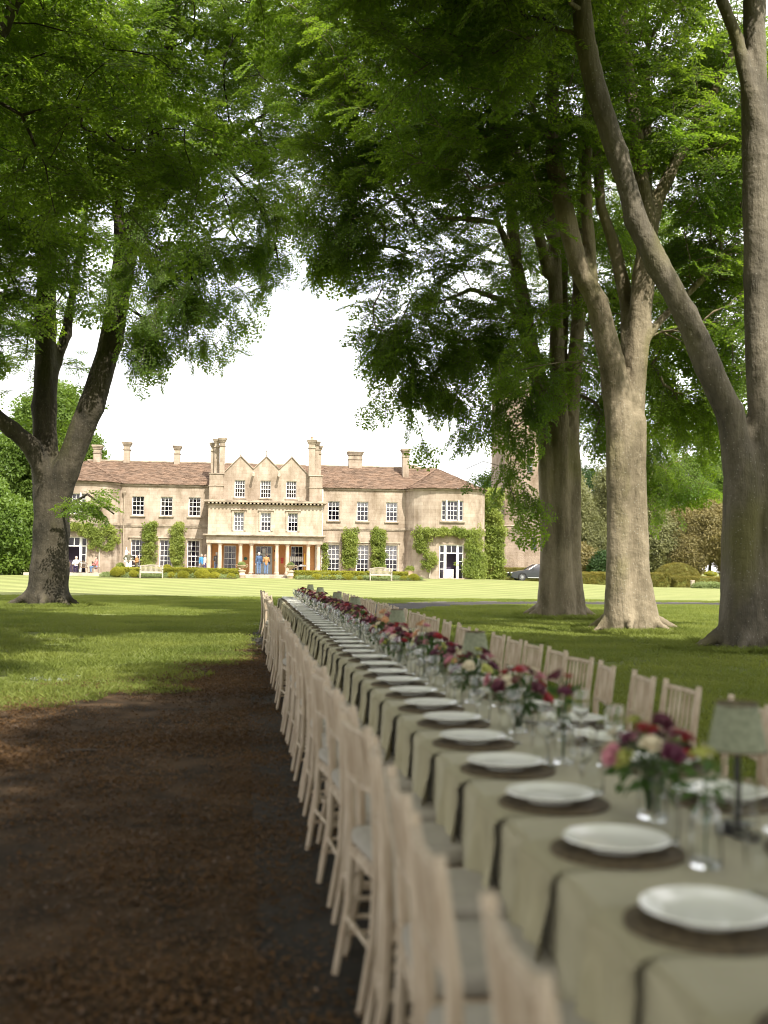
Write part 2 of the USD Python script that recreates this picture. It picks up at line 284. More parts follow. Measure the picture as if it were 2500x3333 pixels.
xs = np.unique(np.concatenate([[-1500, -700, -350, -200, -120], np.arange(-80, 81, 4.0), [120, 200, 350, 700, 1500]]))
ys = np.unique(np.concatenate([[-400, -150, -80], np.arange(-40, 58, 8.0), np.arange(58, 130, 2.0), [150, 200, 300, 500, 900, 1600, 2500]]))
gx, gy = np.meshgrid(xs, ys, indexing='ij')
gv = np.stack([gx, gy, ground_z(gx, gy)], -1).reshape(-1, 3)
gi, gj = np.meshgrid(np.arange(len(xs) - 1), np.arange(len(ys) - 1), indexing='ij')
nY = len(ys)
gf = np.stack([gi * nY + gj, (gi + 1) * nY + gj, (gi + 1) * nY + gj + 1, gi * nY + gj + 1], -1).reshape(-1, 4)
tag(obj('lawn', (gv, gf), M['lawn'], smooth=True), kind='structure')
BARE = [(-16, -30), (.6, -30), (.6, 24), (.3, 27.5), (.06, 26), (-.05, 24), (-.2, 18), (-.75, 15.6), (-1.2, 13.5), (-2.0, 12.7), (-3.2, 11.8), (-6, 11.0), (-16, 10)]
VERGE = [(2.2, -30), (3.6, -30), (3.5, 3), (3.15, 8), (2.7, 13), (2.3, 20), (2.2, 20)]
sheet(BARE, .004, .35, 'bare_earth', M['bare'], jag=.35)
sheet(VERGE, .004, .35, 'bare_verge', M['bare'], jag=.25, seed=4)
DL = [(.06, -30), (.06, 20), (.34, 28), (1.7, 36), (4, 42.5), (6.8, 46.4), (11, 48.9), (20, 50.0), (70, 51.2)]
DR = [(2.25, -30), (2.25, 20), (2.6, 27), (3.7, 33.5), (5.9, 39.2), (8.4, 43.0), (12, 45.2), (20, 46.3), (70, 47.5)]
from scipy.interpolate import PchipInterpolator
def curve(pts, n=70):
    p = np.array(pts, float); s = np.r_[0, np.cumsum(np.linalg.norm(np.diff(p, axis=0), axis=1))]
    return np.c_[PchipInterpolator(s, p[:, 0])(np.linspace(0, s[-1], n)), PchipInterpolator(s, p[:, 1])(np.linspace(0, s[-1], n))]
cl, cr = curve(DL), curve(DR)
sheet(np.vstack([cl, cr[::-1]]), .009, 1.0, 'drive', M['asphalt'], jag=.03)
def kerb_mesh(c, w=.09, h=.035):
    t = np.gradient(c, axis=0); t /= np.linalg.norm(t, axis=1, keepdims=True); nrm = np.c_[-t[:, 1], t[:, 0]]
    a, b = c, c + nrm * w
    v = np.vstack([np.c_[a, np.zeros(len(c))], np.c_[a, np.full(len(c), h)], np.c_[b, np.full(len(c), h)], np.c_[b, np.zeros(len(c))]]); n = len(c)
    k = np.arange(n - 1)
    f = np.vstack([np.stack([k + q * n, k + 1 + q * n, k + 1 + (q + 1) * n, k + (q + 1) * n], -1) for q in range(3)])
    return v, f
tag(obj('drive_kerb', kerb_mesh(cl[36:]), M['kerb']), kind='structure')

def quat(xd, up):
    """Quaternions (w, x, y, z) that turn +x to xd and +z towards up."""
    xd = xd / np.linalg.norm(xd, axis=1, keepdims=True)
    y = np.cross(up, xd); y /= np.linalg.norm(y, axis=1, keepdims=True) + 1e-9
    z = np.cross(xd, y)
    R = np.stack([xd, y, z], -1)
    from scipy.spatial.transform import Rotation
    q = Rotation.from_matrix(R).as_quat()
    return q[:, [3, 0, 1, 2]]
def instancer(name, parent, protos, pos, q, scale, ids, kind='stuff'):
    pi = UsdGeom.PointInstancer.Define(stage, free(pth(parent) + '/' + name))
    rel = pi.CreatePrototypesRel()
    for k, src in enumerate(protos):
        x = UsdGeom.Xform.Define(stage, f'{pi.GetPath()}/piece_{k:03d}')
        x.GetPrim().GetReferences().AddInternalReference(src.GetPath())
        rel.AddTarget(x.GetPath())
    pi.CreatePositionsAttr(Vt.Vec3fArray.FromNumpy(np.asarray(pos, np.float32)))
    q = np.asarray(q, float)
    pi.CreateOrientationsAttr(Vt.QuathArray([Gf.Quath(*map(float, r)) for r in q]))
    s = np.asarray(scale, np.float32)
    pi.CreateScalesAttr(Vt.Vec3fArray.FromNumpy(np.repeat(s[:, None], 3, 1) if s.ndim == 1 else s))
    pi.CreateProtoIndicesAttr(Vt.IntArray.FromNumpy(np.asarray(ids, np.int32)))
    return tag(pi, kind=kind)

# ---------------------------------------------------------------- leaf sprays, clumps, grass and litter pieces
def leaves_mesh(base, direc, normal, length, width):
    """Each leaf: four triangles folded along the midrib."""
    n = len(base); d = direc / np.linalg.norm(direc, axis=1, keepdims=True)
    s = np.cross(normal, d); s /= np.linalg.norm(s, axis=1, keepdims=True) + 1e-9; nn = np.cross(d, s)
    L = np.broadcast_to(length, n)[:, None]; W = np.broadcast_to(width, n)[:, None]
    tip = base + d * L - nn * L * .12; mid = base + d * L * .5 - nn * W * .12
    a = base + d * L * .45 + s * W * .5 + nn * W * .08; b = base + d * L * .45 - s * W * .5 + nn * W * .08
    v = np.stack([base, a, tip, b, mid], 1).reshape(-1, 3)
    k = np.arange(n)[:, None, None] * 5
    f = (np.array([[0, 4, 1], [1, 4, 2], [2, 4, 3], [3, 4, 0]])[None] + k).reshape(-1, 3)
    return trimesh.Trimesh(v, f, process=False)
def spray(seed, droop, hang=False):
    r = np.random.default_rng(seed)
    B, D, N, tw = [], [], [], []
    def twig(p, yaw, length, step, depth):
        pts = [p]; d = np.array([math.cos(yaw), math.sin(yaw), 0.0]); q = np.array(p, float); n = max(3, int(length / step))
        for i in range(n):
            dd = d + np.array([0, 0, -droop * (i / n) * (1.0 if depth == 0 else .6)]) + r.normal(0, .06, 3)
            dd /= np.linalg.norm(dd); q = q + dd * length / n; pts.append(q.copy())
            side = 1 if i % 2 else -1
            ld = dd * .55 + side * np.array([-d[1], d[0], 0]) * .8 + r.normal(0, .22, 3)
            B.append(q.copy()); D.append(ld); N.append(np.array([0, 0, 1.0]) + r.normal(0, .33, 3))
            if depth == 0 and i > 0 and i % 2 == 0:
                twig(q, yaw + side * r.uniform(.6, 1.05), (length * .62) * (1 - i / n) + .1, step, 1)
                twig(q, yaw - side * r.uniform(.6, 1.05), (length * .58) * (1 - i / n) + .1, step, 1)
        B.append(q.copy()); D.append(d + r.normal(0, .2, 3)); N.append(np.array([0, 0, 1.0]) + r.normal(0, .3, 3))
        tw.append(tube(np.array(pts), np.linspace(.007, .003, len(pts)) if depth == 0 else .0025, 3, cap=False))
    twig((0, 0, 0), 0.0, 1.0, .062, 0)
    B, D, N = map(np.array, (B, D, N))
    ln = r.uniform(.068, .112, len(B))
    return leaves_mesh(B, D, N, ln, ln * .66), cat_(tw)
def spray_classes(name, leafm, twigm=None):
    out = []
    for k, (dr, ) in enumerate([(.25,), (.5,), (.35,), (.9,)]):
        c = klass(name)
        lm, tm = spray(100 + k, dr)
        obj('leaf', lm, leafm, c); obj('twig', tm, twigm or M['twig'], c)
        out.append(c)
    return out
BEECH = spray_classes('beech_spray', M['beech_leaf'])
def clump_class(name, leafm, n, size, leaf, seed, flat=.8):
    r = np.random.default_rng(seed)
    p = r.normal(0, 1, (n, 3)); p /= np.linalg.norm(p, axis=1, keepdims=True); p *= (r.uniform(.25, 1, n) ** .5)[:, None] * size * np.array([1, 1, flat])
    d = p / size + r.normal(0, .6, (n, 3)); nn = p / size + r.normal(0, .5, (n, 3)) + [0, 0, .4]
    c = klass(name); ln = r.uniform(.7, 1.3, n) * leaf
    obj('leaf', leaves_mesh(p, d, nn, ln, ln * .6), leafm, c)
    return c
def clump_set(name, leafm, n=90, size=.5, leaf=.16, flat=.8):
    return [clump_class(name, leafm, n, size, leaf, 40 + k, flat) for k in range(3)]
FAR = clump_set('far_clump', M['far_leaf'], 110, .75, .26)
OLIVE = clump_set('olive_clump', M['olive_leaf'], 110, .75, .24)
GOLD = clump_set('gold_clump', M['gold_leaf'], 110, .75, .22)
DARK = clump_set('dark_clump', M['dark_leaf'], 110, .75, .22)
CLIMB = clump_set('climber_clump', M['climber_leaf'], 60, .22, .12)
SHRUB = clump_set('shrub_clump', M['shrub_leaf'], 70, .16, .07)
HEDGE = clump_set('hedge_clump', M['hedge_leaf'], 90, .12, .05, .7)
YEW = clump_set('yew_clump', M['yew_leaf'], 90, .16, .06, .7)
def grass_class(seed, hgt, n=230, size=.6, wid=.007):
    r = np.random.default_rng(seed)
    b = np.c_[r.uniform(-size / 2, size / 2, (n, 2)), np.zeros(n)]
    a = r.uniform(0, 2 * PI, n); h = hgt * r.uniform(.5, 1.25, n); s = np.c_[np.cos(a), np.sin(a), np.zeros(n)] * wid
    lean = np.c_[r.normal(0, .45, (n, 2)), np.ones(n)] * h[:, None]
    v = np.stack([b - s, b + s, b + lean * .55 + s * .7, b + lean * [1.35, 1.35, 1]], 1).reshape(-1, 3)
    k = np.arange(n)[:, None, None] * 4
    f = (np.array([[0, 1, 2], [0, 2, 3]])[None] + k).reshape(-1, 3)
    c = klass('grass_patch'); obj('blade', trimesh.Trimesh(v, f, process=False), M['grass_blade'], c); return c
GRASS = [grass_class(k, .05) for k in range(3)]
TALL = [grass_class(10 + k, .22, 200, .5, .006) for k in range(2)]
def litter_class(seed):
    r = np.random.default_rng(seed); n = 230
    b = np.c_[r.uniform(-.35, .35, (n, 2)), r.uniform(.004, .02, n)]
    d = np.c_[r.normal(0, 1, (n, 2)), r.normal(0, .25, n)]; nn = np.c_[r.normal(0, .4, (n, 2)), np.ones(n)]
    ln = r.uniform(.016, .034, n)
    c = klass('litter_patch'); obj('dead_leaf', leaves_mesh(b, d, nn, ln, ln * .6), M['dead_leaf'], c); return c
LITTER = [litter_class(k) for k in range(3)]
def scatter(name, protos, poly, n, scale, seed, hole=None, dz=0.0, keep=None):
    r = np.random.default_rng(seed); P = sg.Polygon(poly); x0, y0, x1, y1 = P.bounds
    import shapely
    q = np.c_[r.uniform(x0, x1, n), r.uniform(y0, y1, n)]
    ok = shapely.contains_xy(P, q[:, 0], q[:, 1])
    if hole is not None:
        for h in hole: ok &= ~shapely.contains_xy(sg.Polygon(h), q[:, 0], q[:, 1])
    q = q[ok]
    if keep is not None: q = q[keep(q, r)]
    pos = np.c_[q, ground_z(q[:, 0], q[:, 1]) + dz]
    a = r.uniform(0, 2 * PI, len(q)); xd = np.c_[np.cos(a), np.sin(a), np.zeros(len(q))]
    return instancer(name, None, protos, pos, quat(xd, np.tile([0, 0, 1.0], (len(q), 1))), r.uniform(*scale, len(q)), r.integers(0, len(protos), len(q)))
edge_noise = lambda q: meshkit.fbm(np.c_[q * .9, np.zeros(len(q))], 3, 8)
DRIVE = [tuple(p) for p in np.vstack([cl, cr[::-1]])]
tag(scatter('lawn_grass', GRASS, [(-17, 9.5), (26, 9.5), (26, 52.5), (-17, 52.5)], 9000, (.8, 1.5), 21, hole=[BARE, VERGE, DRIVE]), 'short green grass of the shaded lawn under the avenue', 'grass')
tag(scatter('verge_grass', GRASS, [(2.2, 1), (8, 1), (8, 15), (2.2, 15)], 900, (.8, 1.4), 22, hole=[DRIVE], keep=lambda q, r: meshkit.fbm(np.c_[q * .8, np.zeros(len(q))], 3, 2) > .36), 'thin grass on the worn verge behind the right hand chairs', 'grass')
tag(scatter('fringe_grass', GRASS, [(-12, 7.6), (-3, 9.2), (-1.2, 10.4), (-.2, 13.2), (.05, 18), (.05, 26), (-.6, 26), (-1.0, 17), (-2.5, 13.5), (-12, 12)], 3600, (.45, 1.0), 23, keep=lambda q, r: edge_noise(q) > .40 + .12 * r.random(len(q)) + .30 * np.clip((np.interp(q[:, 0], [-12, -3, -1.2, -.2], [9.8, 11.6, 13.2, 17.5]) - q[:, 1]) / 2.6, 0, 1)), 'sparse grass fringe between the lawn and the bare earth', 'grass')
tag(scatter('leaf_litter', LITTER, [(-9, .5), (.08, .5), (.08, 26), (-.4, 19), (-1, 15.5), (-3, 12.6), (-9, 11.6)], 2100, (.7, 1.3), 24, dz=.004, keep=lambda q, r: r.random(len(q)) < .45 + .5 * (edge_noise(q) > .5)), 'fallen brown beech leaves littering the bare earth', 'leaf litter')
tag(scatter('drive_litter', LITTER, [(.05, 1), (2.3, 1), (3.3, 1), (3.0, 10), (2.4, 20), (.1, 20)], 260, (.6, 1.0), 25, dz=.009), 'stray dead leaves on the drive under the table', 'leaf litter')

tag(scatter('edge_litter', LITTER, [(-.1, .5), (.34, .5), (.26, 20), (0, 22)], 260, (.5, .9), 27, dz=.009, keep=lambda q, r: r.random(len(q)) < 1.1 - 3.0 * np.clip(q[:, 0], 0, .4)), 'line of dead leaves blown along the edge of the drive', 'leaf litter')
# ---------------------------------------------------------------- beech trees
def surface_nets(f, lo, hi, h):
    lo, hi = np.array(lo, float), np.array(hi, float); n = np.ceil((hi - lo) / h).astype(int) + 1
    ax = [lo[k] + h * np.arange(n[k]) for k in range(3)]
    G = np.stack(np.meshgrid(*ax, indexing='ij'), -1)
    V = f(G.reshape(-1, 3)).reshape(n)
    ins = V < 0
    corners = [(a, b, c) for a in (0, 1) for b in (0, 1) for c in (0, 1)]
    cut = lambda A, o: A[o[0]:A.shape[0] - 1 + o[0], o[1]:A.shape[1] - 1 + o[1], o[2]:A.shape[2] - 1 + o[2]]
    cnt = sum(cut(ins, o).astype(np.int8) for o in corners)
    act = (cnt > 0) & (cnt < 8)
    S = np.zeros(act.shape + (3,)); C = np.zeros(act.shape)
    for a in corners:
        for k in range(3):
            if a[k]: continue
            b = list(a); b[k] = 1
            va, vb = cut(V, a), cut(V, b); x = (va < 0) != (vb < 0)
            t = np.where(x, va / np.where(np.abs(va - vb) < 1e-12, 1, va - vb), 0)
            p = np.zeros(act.shape + (3,)); p[...] = a; p[..., k] = t
            S += p * x[..., None]; C += x
    ids = -np.ones(act.shape, int); ids[act] = np.arange(act.sum())
    verts = lo + h * (np.argwhere(act) + S[act] / C[act][:, None])
    quads = []
    for k in range(3):
        a = [slice(1, -1)] * 3; b = [slice(1, -1)] * 3
        a[k] = slice(0, -1); b[k] = slice(1, None)
        A, B = ins[tuple(a)], ins[tuple(b)]
        e = np.argwhere(A != B); sgn = A[A != B]
        e = e + 1; e[:, k] -= 1
        i, j = (k + 1) % 3, (k + 2) % 3
        def cell(di, dj):
            c = e.copy(); c[:, i] -= di; c[:, j] -= dj; return ids[c[:, 0], c[:, 1], c[:, 2]]
        q = np.stack([cell(1, 1), cell(0, 1), cell(0, 0), cell(1, 0)], -1)
        q[~sgn] = q[~sgn][:, ::-1]
        quads.append(q)
    q = np.vstack(quads); q = q[(q >= 0).all(1)]
    return trimesh.Trimesh(verts, np.vstack([q[:, [0, 1, 2]], q[:, [0, 2, 3]]]), process=False)
def wood(limbs, k=.10, h=.11, bark=.02, seed=0):
    """One continuous skin over tapering limbs: limbs are lists of (x, y, z, radius)."""
    seg = []
    for L in limbs:
        for a, b in zip(L[:-1], L[1:]): seg.append((np.array(a[:3]), a[3], np.array(b[:3]), b[3]))
    pts = np.array([p[:3] for L in limbs for p in L]); rad = max(p[3] for L in limbs for p in L)
    def f(X):
        d = np.full(len(X), 1e3, np.float64)
        for a, ra, b, rb in seg:
            m = max(ra, rb) + 3 * k + h
            lo, hi = np.minimum(a, b) - m, np.maximum(a, b) + m
            w = np.where(((X >= lo) & (X <= hi)).all(1))[0]
            if not len(w): continue
            x = X[w]; ab = b - a; t = np.clip((x - a) @ ab / (ab @ ab), 0, 1)
            s = np.linalg.norm(x - a - t[:, None] * ab, axis=1) - (ra + (rb - ra) * t)
            o = d[w]; hh = np.clip(.5 + .5 * (o - s) / k, 0, 1)
            d[w] = np.where(o > 50, s, o + (s - o) * hh - k * hh * (1 - hh))
        return d
    m = surface_nets(f, pts.min(0) - rad - .3, pts.max(0) + .4, h)
    raw = np.array(m.vertices); m = trimesh.smoothing.filter_taubin(m, iterations=6)
    move = np.array(m.vertices) - raw; far_ = np.linalg.norm(move, axis=1, keepdims=True)
    m.vertices = raw + move * np.minimum(1, .45 * h / np.maximum(far_, 1e-9))
    v = np.array(m.vertices); nrm = m.vertex_normals
    w = (meshkit.fbm(v * [2.2, 2.2, .7], 4, seed) - .5) * 2 * bark * 1.6 + (meshkit.fbm(v * [6, 6, 1.1], 3, seed + 9) - .5) * bark
    m.vertices = v + nrm * w[:, None]
    return m
def roots(x, y, R, n, seed, reach=1.0):
    r = np.random.default_rng(seed); out = [[(x, y, -.3, R * 1.25), (x, y, .25, R * 1.12), (x, y, .9, R * .85), (x, y, 1.6, R * .7)]]
    for k in range(n):
        a = 2 * PI * (k + r.uniform(-.3, .3)) / n; L = R * (1.35 + .65 * r.random()) * reach
        c, s = math.cos(a), math.sin(a)
        out.append([(x + c * R * .35, y + s * R * .35, 1.3 + .6 * r.random(), R * .45), (x + c * R * .72, y + s * R * .72, .45, R * .36), (x + c * L, y + s * L, .05, R * .16), (x + c * L * 1.25, y + s * L * 1.25, -.12, R * .09)])
    return out
def grow(limbs, blobs, n, seed, sprays=7, sscale=1.0, start=0.0, origin=(0, 0, 0)):
    """Branches grow from the limbs to points spread through the crown's volumes; sprays of leaves sit along their outer parts.
    blobs: (x, y, z, rx, ry, rz, weight, hang)."""
    r = np.random.default_rng(seed)
    pos, dirs = [], []
    for L in limbs:
        p = np.array([q[:3] for q in L], float)
        for a, b in zip(p[:-1], p[1:]):
            m = max(2, int(np.linalg.norm(b - a) / .4))
            for t in np.linspace(0, 1, m, endpoint=False): pos.append(a + t * (b - a)); dirs.append((b - a) / np.linalg.norm(b - a))
        pos.append(p[-1]); dirs.append(dirs[-1])
    base_n = len(pos)
    ok = [i for i in range(base_n) if pos[i][2] >= start]
    pos = [pos[i] for i in ok]; dirs = [dirs[i] for i in ok]; base_n = len(pos); par = [-1] * base_n
    w = np.array([b[6] * b[3] * b[4] * b[5] for b in blobs]); w /= w.sum()
    T, H = [], []
    for bi in r.choice(len(blobs), n * 3, p=w):
        b = blobs[bi]; u = r.normal(0, 1, 3); u /= np.linalg.norm(u)
        c = np.array(b[:3]) + u * r.random() ** (1 / 2.6) * np.array(b[3:6])
        if c[2] < 1.6 or meshkit.fbm(c[None] * .8, 2, seed)[0] < .3: continue
        T.append(c); H.append(b[7])
        if len(T) >= n: break
    T, H = np.array(T), np.array(H)
    P0 = np.array(pos)
    d0 = np.array([np.linalg.norm(P0 - t, axis=1).min() for t in T]); order = np.argsort(d0)
    cap = base_n + n * 14
    PA = np.zeros((cap, 3)); PA[:base_n] = P0; DA = np.zeros((cap, 3)); DA[:base_n] = dirs; m = base_n
    parent = -np.ones(cap, int); paths = []
    for oi in order:
        c = T[oi]; d = c - PA[:m]; L = np.linalg.norm(d, axis=1)
        cost = L * (1.25 - .45 * (d * DA[:m]).sum(1) / (L + 1e-6)) + np.maximum(0, PA[:m, 2] - c[2]) * .35
        i = int(np.argmin(cost)); p = PA[i]; dist = L[i]
        if dist < .25: continue
        u = (c - p) / dist
        ctrl = p + (DA[i] * .35 + u * .65) * dist * .5 + np.array([0, 0, (.16 if not H[oi] else .3) * dist]) + r.normal(0, .07, 3) * dist
        k = min(12, max(2, int(dist / .45))); t = np.linspace(0, 1, k + 1)[:, None]
        q = (1 - t) ** 2 * p + 2 * t * (1 - t) * ctrl + t ** 2 * c
        ids = [i]
        for a in range(1, k + 1):
            if m >= cap: break
            PA[m] = q[a] + r.normal(0, .035, 3) * (a < k); e = PA[m] - PA[ids[-1]]; DA[m] = e / (np.linalg.norm(e) + 1e-9); parent[m] = ids[-1]; ids.append(m); m += 1
        paths.append((ids, H[oi]))
    area = np.zeros(m); kids = np.zeros(m, int)
    for i in range(base_n, m): kids[parent[i]] += 1
    for i in range(m - 1, base_n - 1, -1):
        if kids[i] == 0: area[i] = .011 ** 2.2
        if parent[i] >= 0: area[parent[i]] += area[i] + .0000012
    rad = np.minimum(area ** (1 / 2.2), .085)
    O = np.array(origin, float)
    tubes = []; SP, SX, SU, SS = [], [], [], []
    for ids, hang in paths:
        rr = rad[ids].copy(); rr[0] = min(rr[0], rr[1] * 1.12)
        tubes.append(tube(PA[ids] - O, np.maximum(rr, .007), 5 if rr[1] > .02 else 3, cap=rr[1] > .03))
        L = len(ids) - 1
        for s in range(sprays):
            f = L * (1 - .85 * r.random() ** 1.6); a = int(min(f, L - 1e-6)); t = f - a
            p = PA[ids[a]] * (1 - t) + PA[ids[min(a + 1, L)]] * t
            d = DA[ids[min(a + 1, L)]]; yaw = math.atan2(d[1], d[0]) + r.normal(0, .95)
            pitch = r.normal(-.30, .22) if not hang else r.normal(-1.0, .3)
            x = np.array([math.cos(yaw) * math.cos(pitch), math.sin(yaw) * math.cos(pitch), math.sin(pitch)])
            SP.append(p + r.normal(0, .10, 3)); SX.append(x); SU.append(np.array([0, 0, 1.0]) + r.normal(0, .28, 3)); SS.append(sscale * r.uniform(.6, 1.15))
    return cat_(tubes), np.array(SP) - O, np.array(SX), np.array(SU), np.array(SS)
def beech(label, base, limbs, blobs, n, seed, sprays=7, sscale=1.0, start=2.5, barkm='bark', h=.11, k=.10, extra=(), name='beech_tree', bark=.032, wood_limbs=None):
    O = (base[0], base[1], 0.0)
    t = thing(name, label, 'tree', O, group='beech trees of the avenue')
    w = wood(wood_limbs or limbs, k, h, bark, seed); w.apply_translation([-O[0], -O[1], 0])
    obj('trunk', w, M[barkm], t, smooth=True)
    tb, P, X, U, S = grow(list(limbs) + list(extra), blobs, n, seed, sprays, sscale, start, O)
    if extra: tb = cat_([tb] + [tube(np.array([q[:3] for q in L]) - np.array([O[0], O[1], 0]), [q[3] for q in L], 7) for L in extra])
    obj('branches', tb, M[barkm], t, smooth=True)
    r = np.random.default_rng(seed + 1)
    ids = r.choice([0, 1, 2, 3], len(P), p=[.32, .25, .28, .15])
    instancer('crown', t, BEECH, P, quat(X, U), S, ids)
    return t
def limb(pts, r0, r1):
    n = len(pts); return [(*p, r0 + (r1 - r0) * i / (n - 1)) for i, p in enumerate(pts)]

# left of the drive: the large forked beech
b1 = (-6.68, 39.3)
t1 = [[(-6.65, 39.3, -.2, .68), (-6.62, 39.3, 1.2, .63), (-6.6, 39.3, 2.6, .59), (-6.62, 39.3, 3.9, .55)],
      [(-6.70, 39.35, 3.4, .50), (-6.85, 39.45, 4.6, .44), (-6.98, 39.5, 6.8, .40), (-7.02, 39.5, 9.7, .35), (-7.04, 39.5, 14.6, .28), (-7.06, 39.4, 19.5, .19), (-7.0, 39.3, 23.5, .10)],
      [(-6.55, 39.2, 3.0, .46), (-6.15, 39.1, 4.6, .45), (-5.35, 39, 6.8, .43), (-4.72, 39, 9.1, .40), (-4.43, 39, 11.3, .36), (-3.95, 39, 13.4, .31), (-3.5, 39, 14.9, .28), (-3.28, 39, 17.9, .2), (-2.71, 39, 21.3, .13), (-2.4, 39, 24, .07)],
      [(-6.75, 39.1, 4.3, .34), (-7.25, 38.8, 5.4, .30), (-7.85, 38.5, 5.95, .27), (-8.75, 38.3, 6.7, .24), (-10.1, 38, 7.9, .19), (-11.8, 37.8, 9.6, .1)],
      limb([(-3.95, 39, 13.3), (-3.42, 38.6, 13.75), (-2.28, 38.2, 14.7), (-1.21, 38, 15.5), (-.13, 38, 16.6), (.6, 38, 17.2)], .24, .07),
      limb([(-4.5, 39, 11.6), (-4.6, 39.1, 13.6), (-4.75, 39.2, 16), (-4.6, 39.1, 19.5)], .22, .1),
      limb([(-6.95, 39.5, 7.0), (-6.4, 40, 9.5), (-6.0, 40.4, 13), (-5.7, 40.6, 17)], .2, .1)]
t1x = [limb([(-1.21, 38, 15.4), (.1, 38, 14.0), (.75, 38, 12.7), (1.0, 38, 11.5)], .06, .03), limb([(-3.9, 38.6, 12.7), (-2.4, 37.6, 11.7), (-1.75, 37.5, 10.7), (-1.3, 37.4, 9.7)], .07, .03),
       limb([(-6.1, 38.7, 3.3), (-5.2, 37.6, 3.75), (-4.3, 37.4, 3.1)], .06, .025), limb([(-4.5, 39, 10.5), (-3.6, 38.3, 9.8), (-3.2, 38.1, 9)], .05, .02)]
c1 = [(-5.6, 39.5, 19.5, 5.2, 5, 5.5, 1, 0), (-8.8, 36.5, 13.0, 4.0, 3.2, 5.0, 2.2, 0), (-11.5, 37, 8.4, 3.6, 3.2, 3.0, 1.6, 1), (-3.0, 37.6, 11.6, 2.2, 1.8, 3.2, 2.4, 1), (-1.6, 37.6, 10.5, 1.6, 1.6, 2.3, 2.4, 1), (-8.6, 36.0, 17.5, 3.0, 2.0, 4, 1.6, 0), (-4.6, 37.5, 18.5, 3.2, 2, 3.5, 1.4, 0),
      (-3.5, 37.8, 8.8, .8, 1.2, 1.6, 4.5, 1), (-.2, 38, 15.0, 2.3, 3, 3.0, 2.0, 0), (.5, 38, 12.4, 1.3, 2, 1.6, 2.0, 1), (-.4, 38, 20, 3.2, 4, 3.5, 1.6, 0), (-5.0, 37.4, 3.45, 1.0, .9, .38, 7.0, 0), (-7.5, 41.5, 9, 2.5, 2.2, 3.2, .6, 0)]
beech('massive dark beech left of the drive, its trunk forking low', b1, t1 + roots(*b1, .60, 7, 3, 1.25), c1, 1750, 11, sprays=4, sscale=.95, start=3.2, barkm='bark_dark', h=.13, k=.16, extra=t1x)

# right of the drive, farthest of three: fused stems
b2 = (9.45, 33.0)
t2 = [[(9.02, 32.8, -.2, .40), (9.08, 32.8, 1.6, .30), (9.0, 32.82, 4.5, .29), (8.95, 33, 6.4, .27), (8.5, 33, 8.1, .25), (8.0, 33, 10.9, .2), (7.8, 33, 13.2, .15), (7.6, 33, 17, .1)],
      [(9.85, 32.8, -.2, .38), (9.76, 32.8, 1.6, .28), (9.72, 32.82, 4.6, .28), (9.75, 33, 6.4, .25), (9.98, 33, 9.0, .23), (10.1, 33, 13, .18), (10.3, 33, 19, .09)],
      [(9.48, 32.5, -.2, .36), (9.42, 32.56, 1.6, .25), (9.38, 32.6, 5.0, .24), (9.2, 32.6, 8, .22), (9.0, 32.4, 13, .18), (8.9, 32.4, 20, .08)],
      [(9.45, 33.2, -.2, .46), (9.43, 33.1, 3.0, .37), (9.45, 33.1, 5.6, .36), (9.5, 33.4, 8, .26), (9.7, 33.8, 12, .2)],
      limb([(8.5, 32.9, 8.0), (7.6, 32, 9.3), (6.36, 31.6, 9.55), (5.2, 31.4, 9.0), (4.34, 31.4, 8.3)], .13, .04),
      limb([(8.1, 33, 10.6), (7.2, 32, 11.7), (5.52, 31.5, 11.6), (3.8, 31.4, 11.1)], .13, .04),
      limb([(8.9, 32.5, 10.4), (8.1, 31.7, 12.3), (7.1, 31.5, 13.7), (4.74, 31.4, 14.8), (3.2, 31.4, 15.2)], .18, .05),
      limb([(9.0, 32.5, 11.5), (8.1, 31.7, 12.9), (7.4, 31.5, 14.1), (6.1, 31.5, 16.7), (5.2, 31.4, 19)], .18, .06)]
c2 = [(5.3, 31.5, 9.2, 2.4, 2.6, 2.7, 1.4, 0), (6.9, 31, 6.9, 1.9, 2.0, 2.0, 1.6, 1), (7.7, 30.8, 4.0, .5, .8, 1.9, 2.2, 1), (5.5, 31.2, 6.3, 1.3, 1.6, 1.4, 1.8, 1), (4.0, 31.2, 7.6, 1.0, 1.5, 1.6, 1.9, 1), (6.6, 30.8, 4.9, .7, 1, 1.3, 1.8, 1),
      (4.5, 31.4, 13.2, 2.9, 3.0, 3.0, 1.6, 0), (2.4, 31.4, 11.4, 1.5, 2, 1.8, 2.2, 1), (2.6, 31.4, 15.2, 2.2, 3, 2.6, 1.8, 0), (4.2, 31.5, 18.5, 4.4, 4.0, 3.2, 1.2, 0), (10, 33.5, 12, 3.2, 3.5, 4.5, .9, 0), (11.8, 33.8, 7.2, 1.7, 2, 3.0, 1.6, 1), (12.4, 34, 11, 2.2, 2, 3.0, 1.4, 0),
      (13.2, 34, 5.2, 1.5, 1.6, 2.4, 2.2, 1), (10.7, 33.6, 6.0, .8, 1.2, 2.2, 1.0, 1), (8.2, 31.0, 8.2, 1.6, 1.5, 2.2, 1.0, 0), (9, 33, 20, 4, 4, 4, .6, 0)]
beech('fluted beech with several fused stems, farthest of three right of the table', b2, t2 + roots(*b2, .55, 7, 5, 1.1), c2, 1450, 12, sprays=4, sscale=.9, start=4.0, barkm='bark', h=.085, k=.045)

